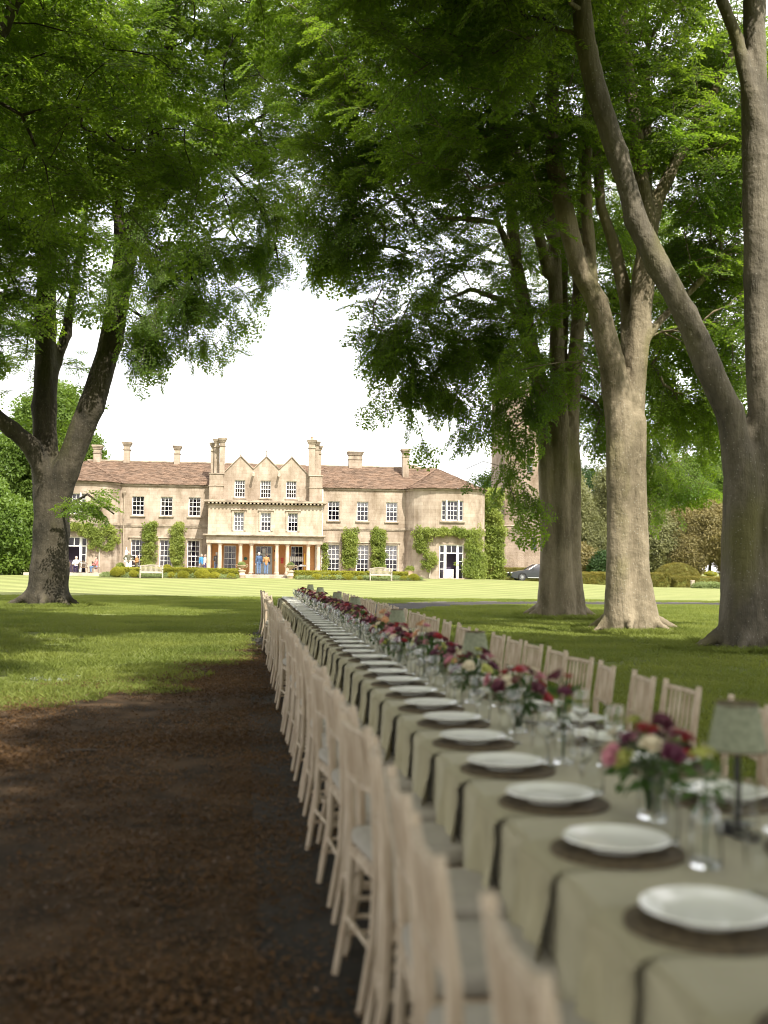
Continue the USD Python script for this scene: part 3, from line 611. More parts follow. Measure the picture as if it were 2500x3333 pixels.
# the sunlit middle one
b3 = (9.05, 25.8)
t3 = [[(8.80, 25.64, -.2, .40), (8.78, 25.62, 1.5, .32), (8.76, 25.6, 3.5, .30), (8.8, 25.68, 5.2, .33)],
      [(9.36, 25.55, -.2, .44), (9.24, 25.58, 1.5, .24), (9.19, 25.6, 3.2, .215), (9.18, 25.7, 5.0, .28)],
      [(9.03, 25.95, -.2, .46), (8.98, 25.93, 3, .35), (8.98, 25.95, 5.0, .37)],
      [(8.85, 25.75, 4.9, .36), (8.6, 25.7, 6.4, .30), (8.2, 25.6, 7.85, .25), (7.74, 25.6, 8.65, .23), (7.34, 25.6, 10.2, .21), (7.11, 25.6, 11.2, .19), (7.1, 25.6, 12.3, .17), (7.04, 25.6, 14.4, .14), (7.0, 25.6, 17, .09)],
      [(8.15, 25.75, 7.9, .17), (8.09, 25.8, 8.5, .17), (7.98, 25.8, 10.4, .15), (8.02, 25.8, 12.5, .12), (8.2, 25.8, 16, .08)],
      [(9.1, 25.85, 4.8, .34), (9.28, 26, 6.5, .29), (9.49, 26, 8.6, .26), (9.61, 26, 9.7, .23), (9.49, 26, 10.7, .19), (9.25, 26, 12.6, .16), (8.96, 26, 14.9, .13), (8.8, 26, 18, .08)],
      limb([(9.6, 26.05, 9.5), (9.92, 26.2, 10.6), (10.5, 26.2, 11.8), (11.36, 26.2, 13.4), (12.2, 26.2, 15)], .20, .09),
      limb([(9.3, 26, 6.6), (9.5, 26, 7.05), (9.96, 26, 7.6), (10.78, 26, 8.4), (11.7, 26, 9.4)], .14, .06),
      limb([(9.2, 26.1, 6.6), (9.25, 26.5, 8.1), (8.96, 26.6, 9.5), (8.6, 26.6, 10.5), (8.4, 26.6, 13.5)], .22, .1),
      limb([(9.6, 26.1, 9.6), (9.8, 26.6, 12), (9.9, 26.8, 15)], .16, .08)]
c3 = [(6.0, 25.4, 12.6, 2.6, 3, 2.6, 1.0, 0), (4.2, 25.2, 12.4, 1.9, 2.5, 1.9, 1.0, 0), (8.3, 25.8, 14.5, 3, 3, 3, .8, 0), (11.3, 26.2, 11.5, 2.0, 2.5, 3, 1.1, 0), (11.4, 26.2, 7.8, 1.6, 2, 2.3, 1.0, 0), (6.9, 26.6, 6.6, 1.1, 1.1, 1.2, 1.4, 0),
      (7.5, 25.0, 10.6, 1.2, 1.2, 1.6, .8, 0), (9.5, 25.5, 11, 1.4, 1.6, 1.6, .7, 0), (8, 26, 19.5, 5, 5, 3.5, .5, 0), (12.2, 26.5, 5.6, 1.1, 1.5, 1.5, 1.2, 1), (12.0, 27.5, 13.5, 2.2, 2.2, 3.2, 1.3, 0), (12.6, 27.5, 9.5, 1.8, 2, 2.4, 1.4, 0), (11.3, 27.4, 6.6, 1.4, 1.4, 1.7, 1.3, 1), (10.6, 27, 15.5, 2.4, 2.5, 2.0, 1.0, 0)]
beech('sunlit pale beech whose tall trunk splits high, middle of three right of the table', b3, t3 + roots(*b3, .46, 7, 8, 1.35), c3, 1050, 13, sprays=4, sscale=.9, start=5.5, h=.085, k=.045)

# nearest on the right, leaving the frame
b4 = (9.3, 19.9)
t4 = [[(9.12, 19.75, -.2, .42), (9.13, 19.75, 1.2, .32), (9.13, 19.75, 2.6, .30), (9.12, 19.8, 3.6, .33)], [(9.3, 20.1, -.2, .5), (9.32, 20.1, 2, .42), (9.3, 20.05, 4.0, .36)],
      [(9.62, 19.75, -.2, .36), (9.6, 19.75, 2.2, .25), (9.55, 19.8, 4.0, .27), (9.53, 19.9, 7.0, .29), (9.5, 19.9, 9.4, .26), (9.45, 19.9, 10.6, .24), (9.48, 19.9, 13.7, .18), (9.5, 19.9, 19, .08)],
      [(9.1, 19.8, 3.3, .30), (8.85, 19.7, 4.4, .26), (8.39, 19.6, 5.2, .24), (7.95, 19.6, 6.2, .225), (7.42, 19.6, 7.1, .215), (7.02, 19.6, 7.9, .21), (6.67, 19.6, 9.1, .20), (6.27, 19.6, 10.2, .19), (6.02, 19.6, 11.3, .18), (5.85, 19.6, 13.3, .15), (5.5, 19.5, 17, .08)],
      limb([(9.42, 19.8, 9.9), (9.27, 19.7, 10.5), (9.02, 19.7, 11.5), (8.73, 19.7, 12.2), (8.2, 19.7, 14.5)], .17, .09)]
c4 = [(5.2, 18.5, 14.4, 4.0, 5, 2.8, 1, 0), (7.0, 19.5, 17, 4, 6, 4, .9, 0), (3.4, 18.8, 12.6, 2.6, 4, 2.2, 1.4, 0), (4.6, 20, 12.0, 1.4, 1.5, 1.2, 1.4, 0), (.9, 17, 15.4, 3.3, 4.5, 2.6, 1.5, 0)]
beech('smooth grey beech cut by the right edge, with a long limb leaning left', b4, t4 + roots(*b4, .46, 6, 4, 1.15), c4, 760, 14, sprays=5, sscale=1.0, start=7.5, barkm='bark_grey', h=.085, k=.06)

r_ = np.random.default_rng(77); P_ = []
for bx_, by_, R_ in ((*b1, 1.15), (*b2, 1.1), (*b3, .95), (*b4, .95)):
    a_ = r_.uniform(0, 2 * PI, 75); d_ = R_ * r_.uniform(.85, 1.7, 75); P_.append(np.c_[bx_ + np.cos(a_) * d_, by_ + np.sin(a_) * d_, np.zeros(75)])
P_ = np.vstack(P_); a_ = r_.uniform(0, 2 * PI, len(P_))
tag(instancer('long_grass', None, TALL, P_, quat(np.c_[np.cos(a_), np.sin(a_), np.zeros(len(P_))], np.tile([0, 0, 1.0], (len(P_), 1))), r_.uniform(.3, .75, len(P_)), r_.integers(0, 2, len(P_))), 'longer unmown grass round the feet of the beech trunks', 'grass')
# the avenue goes on beside and behind the place the picture was taken from
tg = [[(0, 0, -.2, .55), (0, 0, 3, .48), (.1, 0, 6, .40), (.1, .1, 10, .28), (0, 0, 16, .18), (0, 0, 22, .08)], limb([(.05, 0, 5.5), (1.2, .6, 8.5), (2.6, 1.2, 12), (3.6, 1.5, 16)], .25, .08),
      limb([(.05, 0, 5.0), (-1.3, -.5, 8.2), (-2.8, -1.2, 11.5), (-3.8, -1.6, 15)], .25, .08), limb([(.05, 0, 6.2), (.5, -1.5, 9), (1, -3.2, 13)], .22, .08), limb([(.05, 0, 6.6), (-.6, 1.6, 9.5), (-1, 3.4, 13)], .22, .08)]
cg = [(4.2, .8, 8.9, 2.0, 2.2, 1.5, 1.6, 0), (0, 0, 15.5, 5.2, 5.2, 5.5, 1, 0), (3.8, 1, 11.5, 3.4, 3.6, 2.6, 1, 0), (-3.8, -1, 11.5, 3.4, 3.6, 2.6, 1, 0), (0, -4, 12, 3.4, 3, 3, 1, 0), (0, 4, 12, 3.4, 3, 3, 1, 0), (0, 0, 20, 4, 4, 3, .8, 0)]
ga = klass('avenue_beech')
w_ = wood(tg + roots(0, 0, .55, 6, 2), .1, .14, .02, 5)
obj('trunk', w_, M['bark'], ga, smooth=True)
tb_, P_, X_, U_, S_ = grow(tg, cg, 430, 15, 7, 1.5, 6.0)
obj('branches', tb_, M['bark'], ga, smooth=True)
instancer('crown', ga, BEECH, P_, quat(X_, U_), S_, np.random.default_rng(3).integers(0, 3, len(P_)))
gb = klass('airy_beech')
obj('trunk', w_, M['bark_dark'], gb, smooth=True)
tb_, P_, X_, U_, S_ = grow(tg, [(4.2, .8, 9.2, 2.2, 2.4, 1.9, 2.2, 0)] + cg[1:], 500, 16, 4, 1.05, 6.0)
obj('branches', tb_, M['bark_dark'], gb, smooth=True)
instancer('crown', gb, BEECH, P_, quat(X_, U_), S_, np.random.default_rng(4).integers(0, 3, len(P_)))
for k, (x, y, rz, sc, lab) in enumerate([
        (10.2, 5.2, -.6, 1.05, 'beech level with the near end of the table on the right'),
        (9.2, -1.4, 4.0, 1.12, 'beech on the right just behind the viewpoint'), (9.0, -8.4, 5.2, 1.15, 'beech on the right well behind the viewpoint'),
        (-9.9, 26.6, -.25, 1.0, 'beech left of the lawn just outside the left edge'), (-6.8, 20.0, .25, 1.05, 'beech left of the bare earth outside the left edge'),
        (-7.3, 13.0, 4.4, 1.0, 'beech left of the near chairs outside the left edge'), (-7.7, 6.0, 3.0, .97, 'beech left of the viewpoint'),
        (-7.3, -1.0, .95, 1.0, 'beech on the left just behind the viewpoint'), (-6.9, -8.0, 1.0, 1.05, 'beech on the left well behind the viewpoint')]):
    copy_of(gb if 15 < y < 30 else ga, 'beech_tree', lab, 'tree', (x, y, 0), rz, 'beech trees of the avenue', sc, inst=False)
# ---------------------------------------------------------------- the house
FY = 92.5            # plane of the wings' front wall
FL = .8              # terrace and ground floor level
house = thing('country_house', 'long honey coloured stone country house with tiled roof, gables and columned porch', 'house')
BOW = [(3.35, 0), (3.22, .62), (2.86, 1.22), (2.3, 1.72), (1.75, 2.0), (1.16, 2.16)]
def bow(cx):
    return [(cx + x, FY - n) for x, n in BOW[::-1]], [(cx - x, FY - n) for x, n in BOW]
def footprint():
    L = []
    for cx in (-13.5, 16.55):
        r, l = bow(cx); L.append(l + r)
    return L[0] + L[1] + [(19.9, 101), (-16.85, 101)]
FP = sg.Polygon(footprint())
def slab(poly, z0, z1):
    m = trimesh.creation.extrude_polygon(poly, z1 - z0, engine='earcut'); m.apply_translation((0, 0, z0)); return m
def man(m):
    m = m.copy(); m.merge_vertices()
    return m3.Manifold(m3.Mesh(np.asarray(m.vertices, np.float32), np.asarray(m.faces, np.uint32)))
WIN = []             # (x0, x1, z0, z1, wall y, columns, rows, blind fraction, curtains, frame style)
for k, x in enumerate((-8.74, -6.47, -4.22)): WIN.append((x - .48, x + .48, 5.47, 7.02, FY, 3, 4, [0, .12, .1][k], k > 0, 'sill'))
for k, x in enumerate((7.17, 9.57, 12.01)): WIN.append((x - .48, x + .48, 5.32, 6.93, FY, 3, 4, [.3, .28, .4][k], False, 'sill'))
for k, x in enumerate((-8.72, -6.45, -4.24)): WIN.append((x - .5, x + .5, FL + .12, 3.5, FY, 3, 6, 0, True, 'surround'))
for k, x in enumerate((7.2, 9.62, 12.02)): WIN.append((x - .5, x + .5, FL + .12, 3.34, FY, 3, 6, [.5, .5, .48][k], False, 'surround'))
GAB = [(x - .42, x + .42, 7.06, 8.49, 92.1, 4, 4, .42, True, 'sill') for x in (-.58, 1.52, 3.62)]
MID = [(x - .40, x + .40, 4.27, 5.76, 90.1, 3, 4, b, False, 'surround') for x, b in ((-.60, 1.0), (1.54, .52), (3.70, .5))]
PORCH = [(-1.79, -.79, FL + .2, 3.12, FY - .03, 3, 4, 0, True, 'plain'), (3.68, 4.66, FL + .2, 3.14, FY - .03, 3, 4, .0, False, 'plain')]
def cuts(ws, d=.5):
    return [man(box(w[0], w[1], w[4] - 1.0, w[4] + d, w[2], w[3])) for w in ws]
def sub(m, cs):
    A = man(m)
    for c in cs: A = A - c
    me = A.to_mesh(); return trimesh.Trimesh(me.vert_properties[:, :3], me.tri_verts, process=False)
BAYY = FY - 2.16
BAYWIN = [(x - .45, x + .45, 5.4, 7.02, BAYY, 3, 4, 0, False, 'plain') for x in (-13.5, 16.75)] + [(x + s * .72 - .17, x + s * .72 + .17, 5.4, 7.02, BAYY, 1, 4, 0, False, 'plain') for x in (-13.5, 16.75) for s in (-1, 1)]
BAYWIN = [(w[0], w[1], w[2], w[3], w[4], w[5], w[6], w[7], w[8], w[9]) for w in BAYWIN]
DOORCUT = [(-13.42 - .98, -13.42 + .98, .8, 3.6, BAYY), (16.7 - 1.0, 16.7 + 1.0, .68, 3.42, BAYY)]
body = sub(slab(FP, -.3, 8.0), cuts(WIN) + cuts(BAYWIN) + cuts(PORCH) + [man(box(.78, 2.16, FY - 1, FY + .6, FL, 3.14))] + [man(box(d[0], d[1], d[4] - 1, d[4] + .9, d[2], d[3])) for d in DOORCUT])
obj('wall', body, M['stone'], house)
obj('string_course', slab(FP.buffer(.09, join_style=2), 4.62, 4.80), M['trim_stone'], house)
obj('string_course', slab(FP.buffer(.05, join_style=2), 4.52, 4.618), M['trim_stone'], house)
obj('eaves_course', slab(FP.buffer(.10, join_style=2), 7.86, 7.998), M['trim_stone'], house)
# middle block over the porch
BX0, BX1 = -3.04, 6.05
obj('middle_wall', sub(box(BX0, BX1, 90.1, FY + .1, 3.98, 6.3), cuts(MID)), M['pale_stone'], house)
obj('cornice', cat_([rbox(BX0 - .12, BX1 + .12, 89.98, FY + .05, 6.3, 6.40, .03), rbox(BX0 - .36, BX1 + .36, 89.74, FY + .05, 6.52, 6.66, .04), rbox(BX0 - .30, BX1 + .30, 89.80, FY + .05, 6.66, 6.74, .03)]), M['trim_stone'], house)
for k in range(31):
    x = BX0 + .05 + k * (BX1 - BX0 - .1) / 30
    obj('bracket', rbox(x - .075, x + .075, 89.76, 90.1, 6.40, 6.52, .02), M['trim_stone'], house)
obj('gable_wall', sub(moved(trimesh.creation.extrude_polygon(sg.Polygon([(-2.0, 6.5), (5.1, 6.5), (5.1, 8.88), (3.62, 10.42), (2.59, 9.4), (1.54, 10.44), (.5, 9.38), (-.56, 10.42), (-2.0, 8.92)]), 4.3, engine='earcut'), rx=PI / 2, y=96.4), cuts(GAB)), M['stone'], house)
for (xa, za, xb, zb) in ((-2.0, 8.92, -.56, 10.42), (-.56, 10.42, .5, 9.38), (.5, 9.38, 1.54, 10.44), (1.54, 10.44, 2.59, 9.4), (2.59, 9.4, 3.62, 10.42), (3.62, 10.42, 5.1, 8.88)):
    L = math.hypot(xb - xa, zb - za); a = math.atan2(zb - za, xb - xa)
    obj('gable_coping', moved(rbox(0, L, -.09, .25, .003, .075, .015), x=xa, y=92.1, z=za, ry=-a), M['trim_stone'], house)
for x, z in ((-.56, 10.46), (1.54, 10.48), (3.62, 10.46)):
    obj('finial', moved(lathe([(0, 0), (.07, 0), (.07, .06), (.035, .1), (.035, .38), (.06, .42), (.03, .5), (0, .52)], 8), x=x, y=92.12, z=z), M['trim_stone'], house)
for x in (.5, 2.59):
    sp = obj('water_spout', cat_([tube([(x, 92.12, 9.06), (x, 91.8, 9.02), (x, 91.5, 8.96)], [.11, .10, .09], 8), moved(lathe([(0, 0), (.13, .0), (.13, .07), (0, .07)], 10), x=x, y=91.52, z=8.9, rx=PI / 2)]), M['pale_stone'], house)
# roofs
def tiles(eave, ridge, row=.17, tw=.27, seed=0):
    """Rows of separate overlapping stone tiles between an eaves line and a ridge line."""
    r = np.random.default_rng(seed); e, g = np.array(eave, float), np.array(ridge, float)
    def at(t, s):
        P = e * (1 - t) + g * t; d = np.r_[0, np.cumsum(np.linalg.norm(np.diff(P, axis=0), axis=1))]
        s = np.clip(s, 0, 1) * d[-1]
        return np.stack([np.interp(s, d, P[:, k]) for k in range(3)], -1), d[-1]
    rows = int(np.linalg.norm(e.mean(0) - g.mean(0)) / row); V = []
    for i in range(rows):
        t0, t1 = i / rows, min(1, (i + 1.25) / rows)
        n = max(2, int(at(t0, np.array([0.]))[1] / tw)); cutp = np.sort(np.r_[0, (np.arange(1, n) + r.uniform(-.3, .3, n - 1) + .5 * (i % 2)) / n, 1])
        a, _ = at(t0, cutp[:-1] + .004 / n); b, _ = at(t0, cutp[1:] - .03 / n); c, _ = at(t1, cutp[1:] - .03 / n); d, _ = at(t1, cutp[:-1] + .004 / n)
        nn = np.cross(b - a, d - a); ln = np.linalg.norm(nn, axis=1, keepdims=True); nn = nn / (ln + 1e-9)
        nn[nn[:, 2] < 0] *= -1
        j = r.uniform(.028, .065, len(a))[:, None]; u = nn * .012
        drop = (a - d) / (np.linalg.norm(a - d, axis=1, keepdims=True) + 1e-9) * r.uniform(-.012, .02, len(a))[:, None]
        top = np.stack([a + nn * j + drop, b + nn * j + drop, c + u, d + u], 1); bot = np.stack([a + nn * (j - .03) + drop, b + nn * (j - .03) + drop, c + u - nn * .02, d + u - nn * .02], 1)
        V.append(np.concatenate([top, bot], 1)[ln[:, 0] > 1e-5])
    V = np.concatenate(V); k = np.arange(len(V))[:, None, None] * 8
    F = np.array([[0, 1, 2], [0, 2, 3], [4, 5, 1], [4, 1, 0], [5, 6, 2], [5, 2, 1], [7, 4, 0], [7, 0, 3]])
    return trimesh.Trimesh(V.reshape(-1, 3), (F[None] + k).reshape(-1, 3), process=False)
RY, RZ, EZ = 96.5, 10.16, 8.0
def deck(pts_e, pts_r):
    e, g = np.array(pts_e, float), np.array(pts_r, float); n = len(e); k = np.arange(n - 1)
    v = np.vstack([e, g]); return v, np.stack([k, k + 1, k + 1 + n, k + n], -1)
def roof_piece(eave, ridge, seed):
    rf = obj('roof', deck(eave, ridge), M['tile'], house)
    tag(obj('roof_tiles', tiles(eave, ridge, seed=seed), M['tile'], rf), kind='stuff')
ev = lambda x: (x, FY - .2, EZ)
roof_piece([ev(-10.2), ev(-1.9)], [(-13.4, RY, RZ), (-1.9, RY, RZ)], 1)
roof_piece([ev(5.0), ev(13.25)], [(5.0, RY, RZ), (16.45, RY, RZ)], 2)
roof_piece([ev(-1.9), ev(5.0)], [(-1.9, RY, RZ), (5.0, RY, RZ)], 3)
for cx, s in ((-13.5, 5), (16.55, 6)):
    r, l = bow(cx); c = l + r; c = [(cx + (x - cx) * 1.055, FY - .18 + (y - FY) * 1.05, EZ) for x, y in c]
    roof_piece(c, [(cx, RY, RZ)] * len(c), s)
roof_piece([(19.9 + .15, FY - .1, EZ), (20.05, 100.8, EZ)], [(16.55, RY, RZ)] * 2, 7)
obj('roof', deck([(-17, FY, EZ), (-17, 101.2, EZ), (20, 101.2, EZ)], [(-13.5, RY, RZ), (-13.5, RY, RZ), (16.55, RY, RZ)]), M['tile'], house)
for xa, xb in ((-13.4, -3.0), (6.1, 16.45), (-1.9, 5.0)):
    obj('ridge_cap', tube([(xa, RY, RZ + .05), (xb, RY, RZ + .05)], .085, 8), M['trim_stone'], house)
obj('hip_cap', tube([(16.45, RY, RZ + .05), (13.2, FY - .2, EZ + .07)], .05, 6), M['tile'], house)
# chimneys
def chimney(x0, x1, y0, y1, z0, z1, pots=0, mtl='stone'):
    c = obj('chimney', rbox(x0, x1, y0, y1, z0, z1 - .62, .02), M[mtl], house)
    w = .06
    obj('chimney_cap', cat_([rbox(x0 - .05, x1 + .05, y0 - .05, y1 + .05, z1 - .72, z1 - .62, .02), rbox(x0 + .01, x1 - .01, y0 + .01, y1 - .01, z1 - .62, z1 - .34, .01), rbox(x0 - .06, x1 + .06, y0 - .06, y1 + .06, z1 - .34, z1 - .22, .02),
                             rbox(x0 - .11, x1 + .11, y0 - .11, y1 + .11, z1 - .22, z1 - .12, .02), rbox(x0 - .15, x1 + .15, y0 - .15, y1 + .15, z1 - .12, z1, .02)]), M['trim_stone'], c)
    for k in range(pots):
        x = x0 + (x1 - x0) * (k + .5) / pots
        obj('chimney_pot', moved(lathe([(.12, 0), (.1, .2), (.13, .22), (.13, .26), (.08, .27), (.08, 0)], 10), x=x, y=(y0 + y1) / 2, z=z1), M['terracotta'], c)
for x0, x1, zt in ((-12.9, -12.3, 11.5), (-10.42, -9.9, 11.85), (-6.2, -5.72, 11.62)): chimney(x0, x1, 96.2, 97.0, 9.2, zt)
chimney(8.7, 9.85, 96.2, 97.0, 9.2, 11.5); chimney(13.2, 13.72, 94.6, 95.3, 8.8, 11.66, 0)
chimney(14.3, 14.75, 97.5, 98.2, 9, 10.55, 0)
for x0, x1, a in ((-3.05, -1.92, ((-2.98, -2.52, 11.55, 92.5), (-2.70, -2.30, 11.85, 92.2), (-2.26, -1.84, 11.87, 91.55))), (5.06, 6.12, ((4.98, 5.50, 11.9, 91.55), (5.52, 5.82, 11.80, 91.9), (5.8, 6.05, 11.5, 92.4)))):
    obj('chimney_breast', rbox(x0, x1, 91.45, 93.2, 6.5, 8.86, .03), M['stone'], house)
    obj('breast_ledge', rbox(x0 - .06, x1 + .06, 91.39, 93.26, 8.86, 8.96, .03), M['trim_stone'], house)
    obj('breast_ledge', rbox(x0 - .05, x1 + .05, 91.40, 92.09, 7.9, 7.97, .02), M['trim_stone'], house)
    for i, (p, q, zt, yy) in enumerate(a): chimney(p, q, yy, yy + .55, 8.9, zt, 1 if (i == 0 and x0 > 0) else 0)
# windows
def window(x0, x1, z0, z1, y, cols, rows, blind=0.0, curtain=False, style='sill', frame=.05):
    yf = y + .12
    w = obj('window', cat_([box(x0, x0 + frame, yf, yf + .09, z0, z1), box(x1 - frame, x1, yf, yf + .09, z0, z1), box(x0 + frame, x1 - frame, yf, yf + .09, z1 - frame, z1), box(x0 + frame, x1 - frame, yf - .02, yf + .09, z0, z0 + frame * 1.3)]), M['white_paint'], house)
    a0, a1, b0, b1 = x0 + frame, x1 - frame, z0 + frame * 1.3, z1 - frame
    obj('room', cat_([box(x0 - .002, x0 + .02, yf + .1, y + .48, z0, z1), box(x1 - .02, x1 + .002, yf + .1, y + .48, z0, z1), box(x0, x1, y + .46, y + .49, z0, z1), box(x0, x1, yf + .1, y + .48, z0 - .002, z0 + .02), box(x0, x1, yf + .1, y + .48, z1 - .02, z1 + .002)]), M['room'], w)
    for k in range(1, cols):
        x = a0 + (a1 - a0) * k / cols; obj('glazing_bar', box(x - .015, x + .015, yf + .01, yf + .055, b0, b1), M['white_paint'], w)
    for k in range(1, rows):
        z = b0 + (b1 - b0) * k / rows; t = .026 if (k == rows // 2 and cols > 1) else .0145
        obj('meeting_rail' if t > .02 else 'glazing_bar', box(a0, a1, yf + .013, yf + .058, z - t, z + t), M['white_paint'], w)
    for i in range(cols):
        for j in range(rows):
            obj('pane', box(a0 + (a1 - a0) * i / cols + .015, a0 + (a1 - a0) * (i + 1) / cols - .015, yf + .03, yf + .036, b0 + (b1 - b0) * j / rows + .015, b0 + (b1 - b0) * (j + 1) / rows - .015), M['pane'], w)
    if blind: obj('blind', box(a0, a1, yf + .12, yf + .13, b1 - (b1 - b0) * blind, b1), M['blind'], w)
    if curtain:
        for s in (0, 1):
            cx = np.linspace(0, .26, 14); wv = .02 * np.sin(cx * 70)
            X = (a0 + cx) if s == 0 else (a1 - cx)
            k = np.arange(13); n = 14
            top = np.c_[X, yf + .17 + wv, np.full(n, b1)]; midx = X + (-.06 if s == 0 else .06) * (cx / .26); mid = np.c_[midx, yf + .17 + wv, np.full(n, b0 + (b1 - b0) * .45)]; bot = np.c_[X, yf + .17 + wv, np.full(n, b0)]
            obj('curtain', (np.vstack([top, mid, bot]), np.vstack([np.stack([k, k + 1, k + 1 + n, k + n], -1), np.stack([k + n, k + 1 + n, k + 1 + 2 * n, k + 2 * n], -1)])), M['curtain'], w)
    if style == 'sill':
        obj('sill', rbox(x0 - .12, x1 + .12, y - .12, y + .1, z0 - .13, z0 - .003, .02), M['trim_stone'], w)
    if style == 'surround':
        obj('architrave', cat_([rbox(x0 - .16, x0 - .002, y - .06, y + .05, z0, z1 + .14, .015), rbox(x1 + .002, x1 + .16, y - .06, y + .05, z0, z1 + .14, .015), rbox(x0 - .002, x1 + .002, y - .058, y + .05, z1 + .002, z1 + .138, .015), rbox(x0 - .24, x1 + .24, y - .14, y + .05, z1 + .14, z1 + .22, .02)]), M['pale_stone'], w)
    return w
for w in WIN + GAB + MID + PORCH + BAYWIN: window(*w)
for cx in (-13.5, 16.75):
    for s in (-1, 1): obj('mullion', rbox(cx + s * .5 - .05, cx + s * .5 + .05, BAYY - .05, BAYY + .15, 5.36, 7.06, .01), M['white_paint'], house)
    obj('bay_sill', rbox(cx - 1.05, cx + 1.05, BAYY - .14, BAYY + .1, 5.22, 5.36, .02), M['trim_stone'], house)
# garden doors in the bows
for k, (x0, x1, z0, z1, y) in enumerate(DOORCUT):
    cx = (x0 + x1) / 2; yf = y + .1
    d = obj('garden_door', cat_([box(x0, x0 + .07, yf, yf + .12, z0, z1), box(x1 - .07, x1, yf, yf + .12, z0, z1), box(cx - .62, cx - .42, yf - .03, yf + .12, z0, z1), box(cx + .42, cx + .62, yf - .03, yf + .12, z0, z1),
                                 box(x0 + .07, x1 - .07, yf, yf + .11, z1 - .07, z1), box(x0 + .07, x1 - .07, yf - .01, yf + .11, z1 - .75, z1 - .66), box(cx - .02, cx + .02, yf, yf + .1, z1 - .66, z1 - .07)]), M['white_paint'], house)
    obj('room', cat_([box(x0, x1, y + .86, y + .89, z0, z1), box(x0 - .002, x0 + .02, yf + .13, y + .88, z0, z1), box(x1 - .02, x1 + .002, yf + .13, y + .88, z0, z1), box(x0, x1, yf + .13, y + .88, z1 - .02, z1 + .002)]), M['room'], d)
    for s in (-1, 1):
        xa, xb = sorted((cx + s * .62, cx + s * .91))
        for i in range(4):
            za, zb = z0 + .12 + i * (z1 - z0 - .2) / 4, z0 + .08 + (i + 1) * (z1 - z0 - .2) / 4
            obj('side_pane', box(xa + .02, xb - .02, yf + .04, yf + .046, za, zb), M['pane'], d)
            obj('glazing_bar', box(xa, xb, yf + .02, yf + .07, zb, zb + .04), M['white_paint'], d)
    for s in (-1, 1): obj('transom_pane', box(min(cx, cx + s * .42) + .02, max(cx, cx + s * .42) - .02, yf + .04, yf + .046, z1 - .65, z1 - .08), M['pane'], d)
    if k == 1:
        obj('table_in_room', cat_([box(cx - .38, cx + .3, y + .5, y + .8, z0, z0 + .74)]), M['blind'], d)
    obj('door_step', rbox(x0 - .05, x1 + .05, y - .3, y + .06, z0 - .12, z0 - .005, .02), M['pale_stone'], d)
# porch
obj('porch_back_wall', sub(box(-3.0, 6.0, FY - .03, FY + .02, FL, 3.25), cuts(PORCH) + [man(box(.78, 2.16, FY - 1, FY + 1, FL - .1, 3.14))]), M['porch_wall'], house)
obj('entablature', rbox(-3.14, 6.12, 90.02, FY + .03, 3.25, 3.78, .02), M['pale_stone'], house)
obj('cornice', cat_([rbox(-3.24, 6.22, 89.92, FY + .02, 3.78, 3.86, .03), rbox(-3.42, 6.40, 89.74, FY + .02, 3.86, 3.98, .04)]), M['trim_stone'], house)
CP = [(.19, 0), (.19, .07), (.215, .09), (.215, .13), (.18, .17), (.168, .3), (.16, 1.4), (.138, 2.2), (.15, 2.22), (.15, 2.25), (.14, 2.27), (.175, 2.34), (.19, 2.35), (.19, 2.45), (0, 2.45)]
for x in (-2.93, -2.06, -.43, .44, 2.46, 3.31, 4.98, 5.80):
    obj('column', moved(lathe([(0, 0)] + CP, 18), x=x, y=90.28, z=FL), M['column_stone'], house, smooth=35)
for x in (-2.93, 5.80):
    obj('pilaster', rbox(x - .16, x + .16, FY - .16, FY + .01, FL, 3.248, .02), M['pale_stone'], house)
door = obj('entrance_door', cat_([box(.78, .86, FY + .02, FY + .14, FL, 3.14), box(2.08, 2.16, FY + .02, FY + .14, FL, 3.14), box(.86, 2.08, FY + .02, FY + .14, 3.06, 3.14), box(.86, 2.08, FY + .02, FY + .13, 2.40, 2.52), box(1.44, 1.50, FY + .02, FY + .12, FL, 2.40),
                                  box(.86, 1.44, FY + .05, FY + .10, FL, 1.62), box(1.50, 2.08, FY + .05, FY + .10, FL, 1.62)] + [box(x, x + .07, FY + .045, FY + .105, 1.62, 2.40) for x in (.86, 1.37, 1.50, 2.01)]), M['grey_door'], house)
for xa, xb in ((.93, 1.37), (1.57, 2.01)):
    obj('door_pane', box(xa, xb, FY + .07, FY + .076, 1.63, 2.39), M['pane'], door)
for k in range(4):
    x = .88 + k * .3; obj('transom_pane', box(x, x + .27, FY + .07, FY + .076, 2.53, 3.05), M['pane'], door); obj('glazing_bar', box(x + .27, x + .30, FY + .05, FY + .09, 2.53, 3.05), M['white_paint'], door)
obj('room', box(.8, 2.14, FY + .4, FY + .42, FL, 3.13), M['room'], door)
for s in (-1, 1): obj('door_handle', moved(lathe([(0, 0), (.02, 0), (.02, .02), (.03, .05), (0, .07)], 8), x=1.47 + s * .09, y=FY + .05, z=1.55, rx=PI / 2), M['alloy'], door)
lan = obj('porch_lantern', cat_([lathe([(0, .5), (.05, .48), (.17, .36), (.17, .33), (0, .33)], 8), lathe([(.15, .0), (.17, .33)], 8), rod((0, 0, .5), (0, 0, .72), .012)] + [rod((math.cos(a) * .16, math.sin(a) * .16, 0), (math.cos(a) * .17, math.sin(a) * .17, .33), .012, 5) for a in np.arange(6) * PI / 3]), M['alloy'], house)
UsdGeom.Xformable(lan).AddTranslateOp().Set(Gf.Vec3d(1.46, 91.3, 2.53))
obj('wall_plaque', moved(lathe([(0, 0), (.13, 0), (.14, .015), (.13, .03), (0, .03)], 20), x=-.02, y=FY - .03, z=2.07, rx=PI / 2), M['plaque'], house)
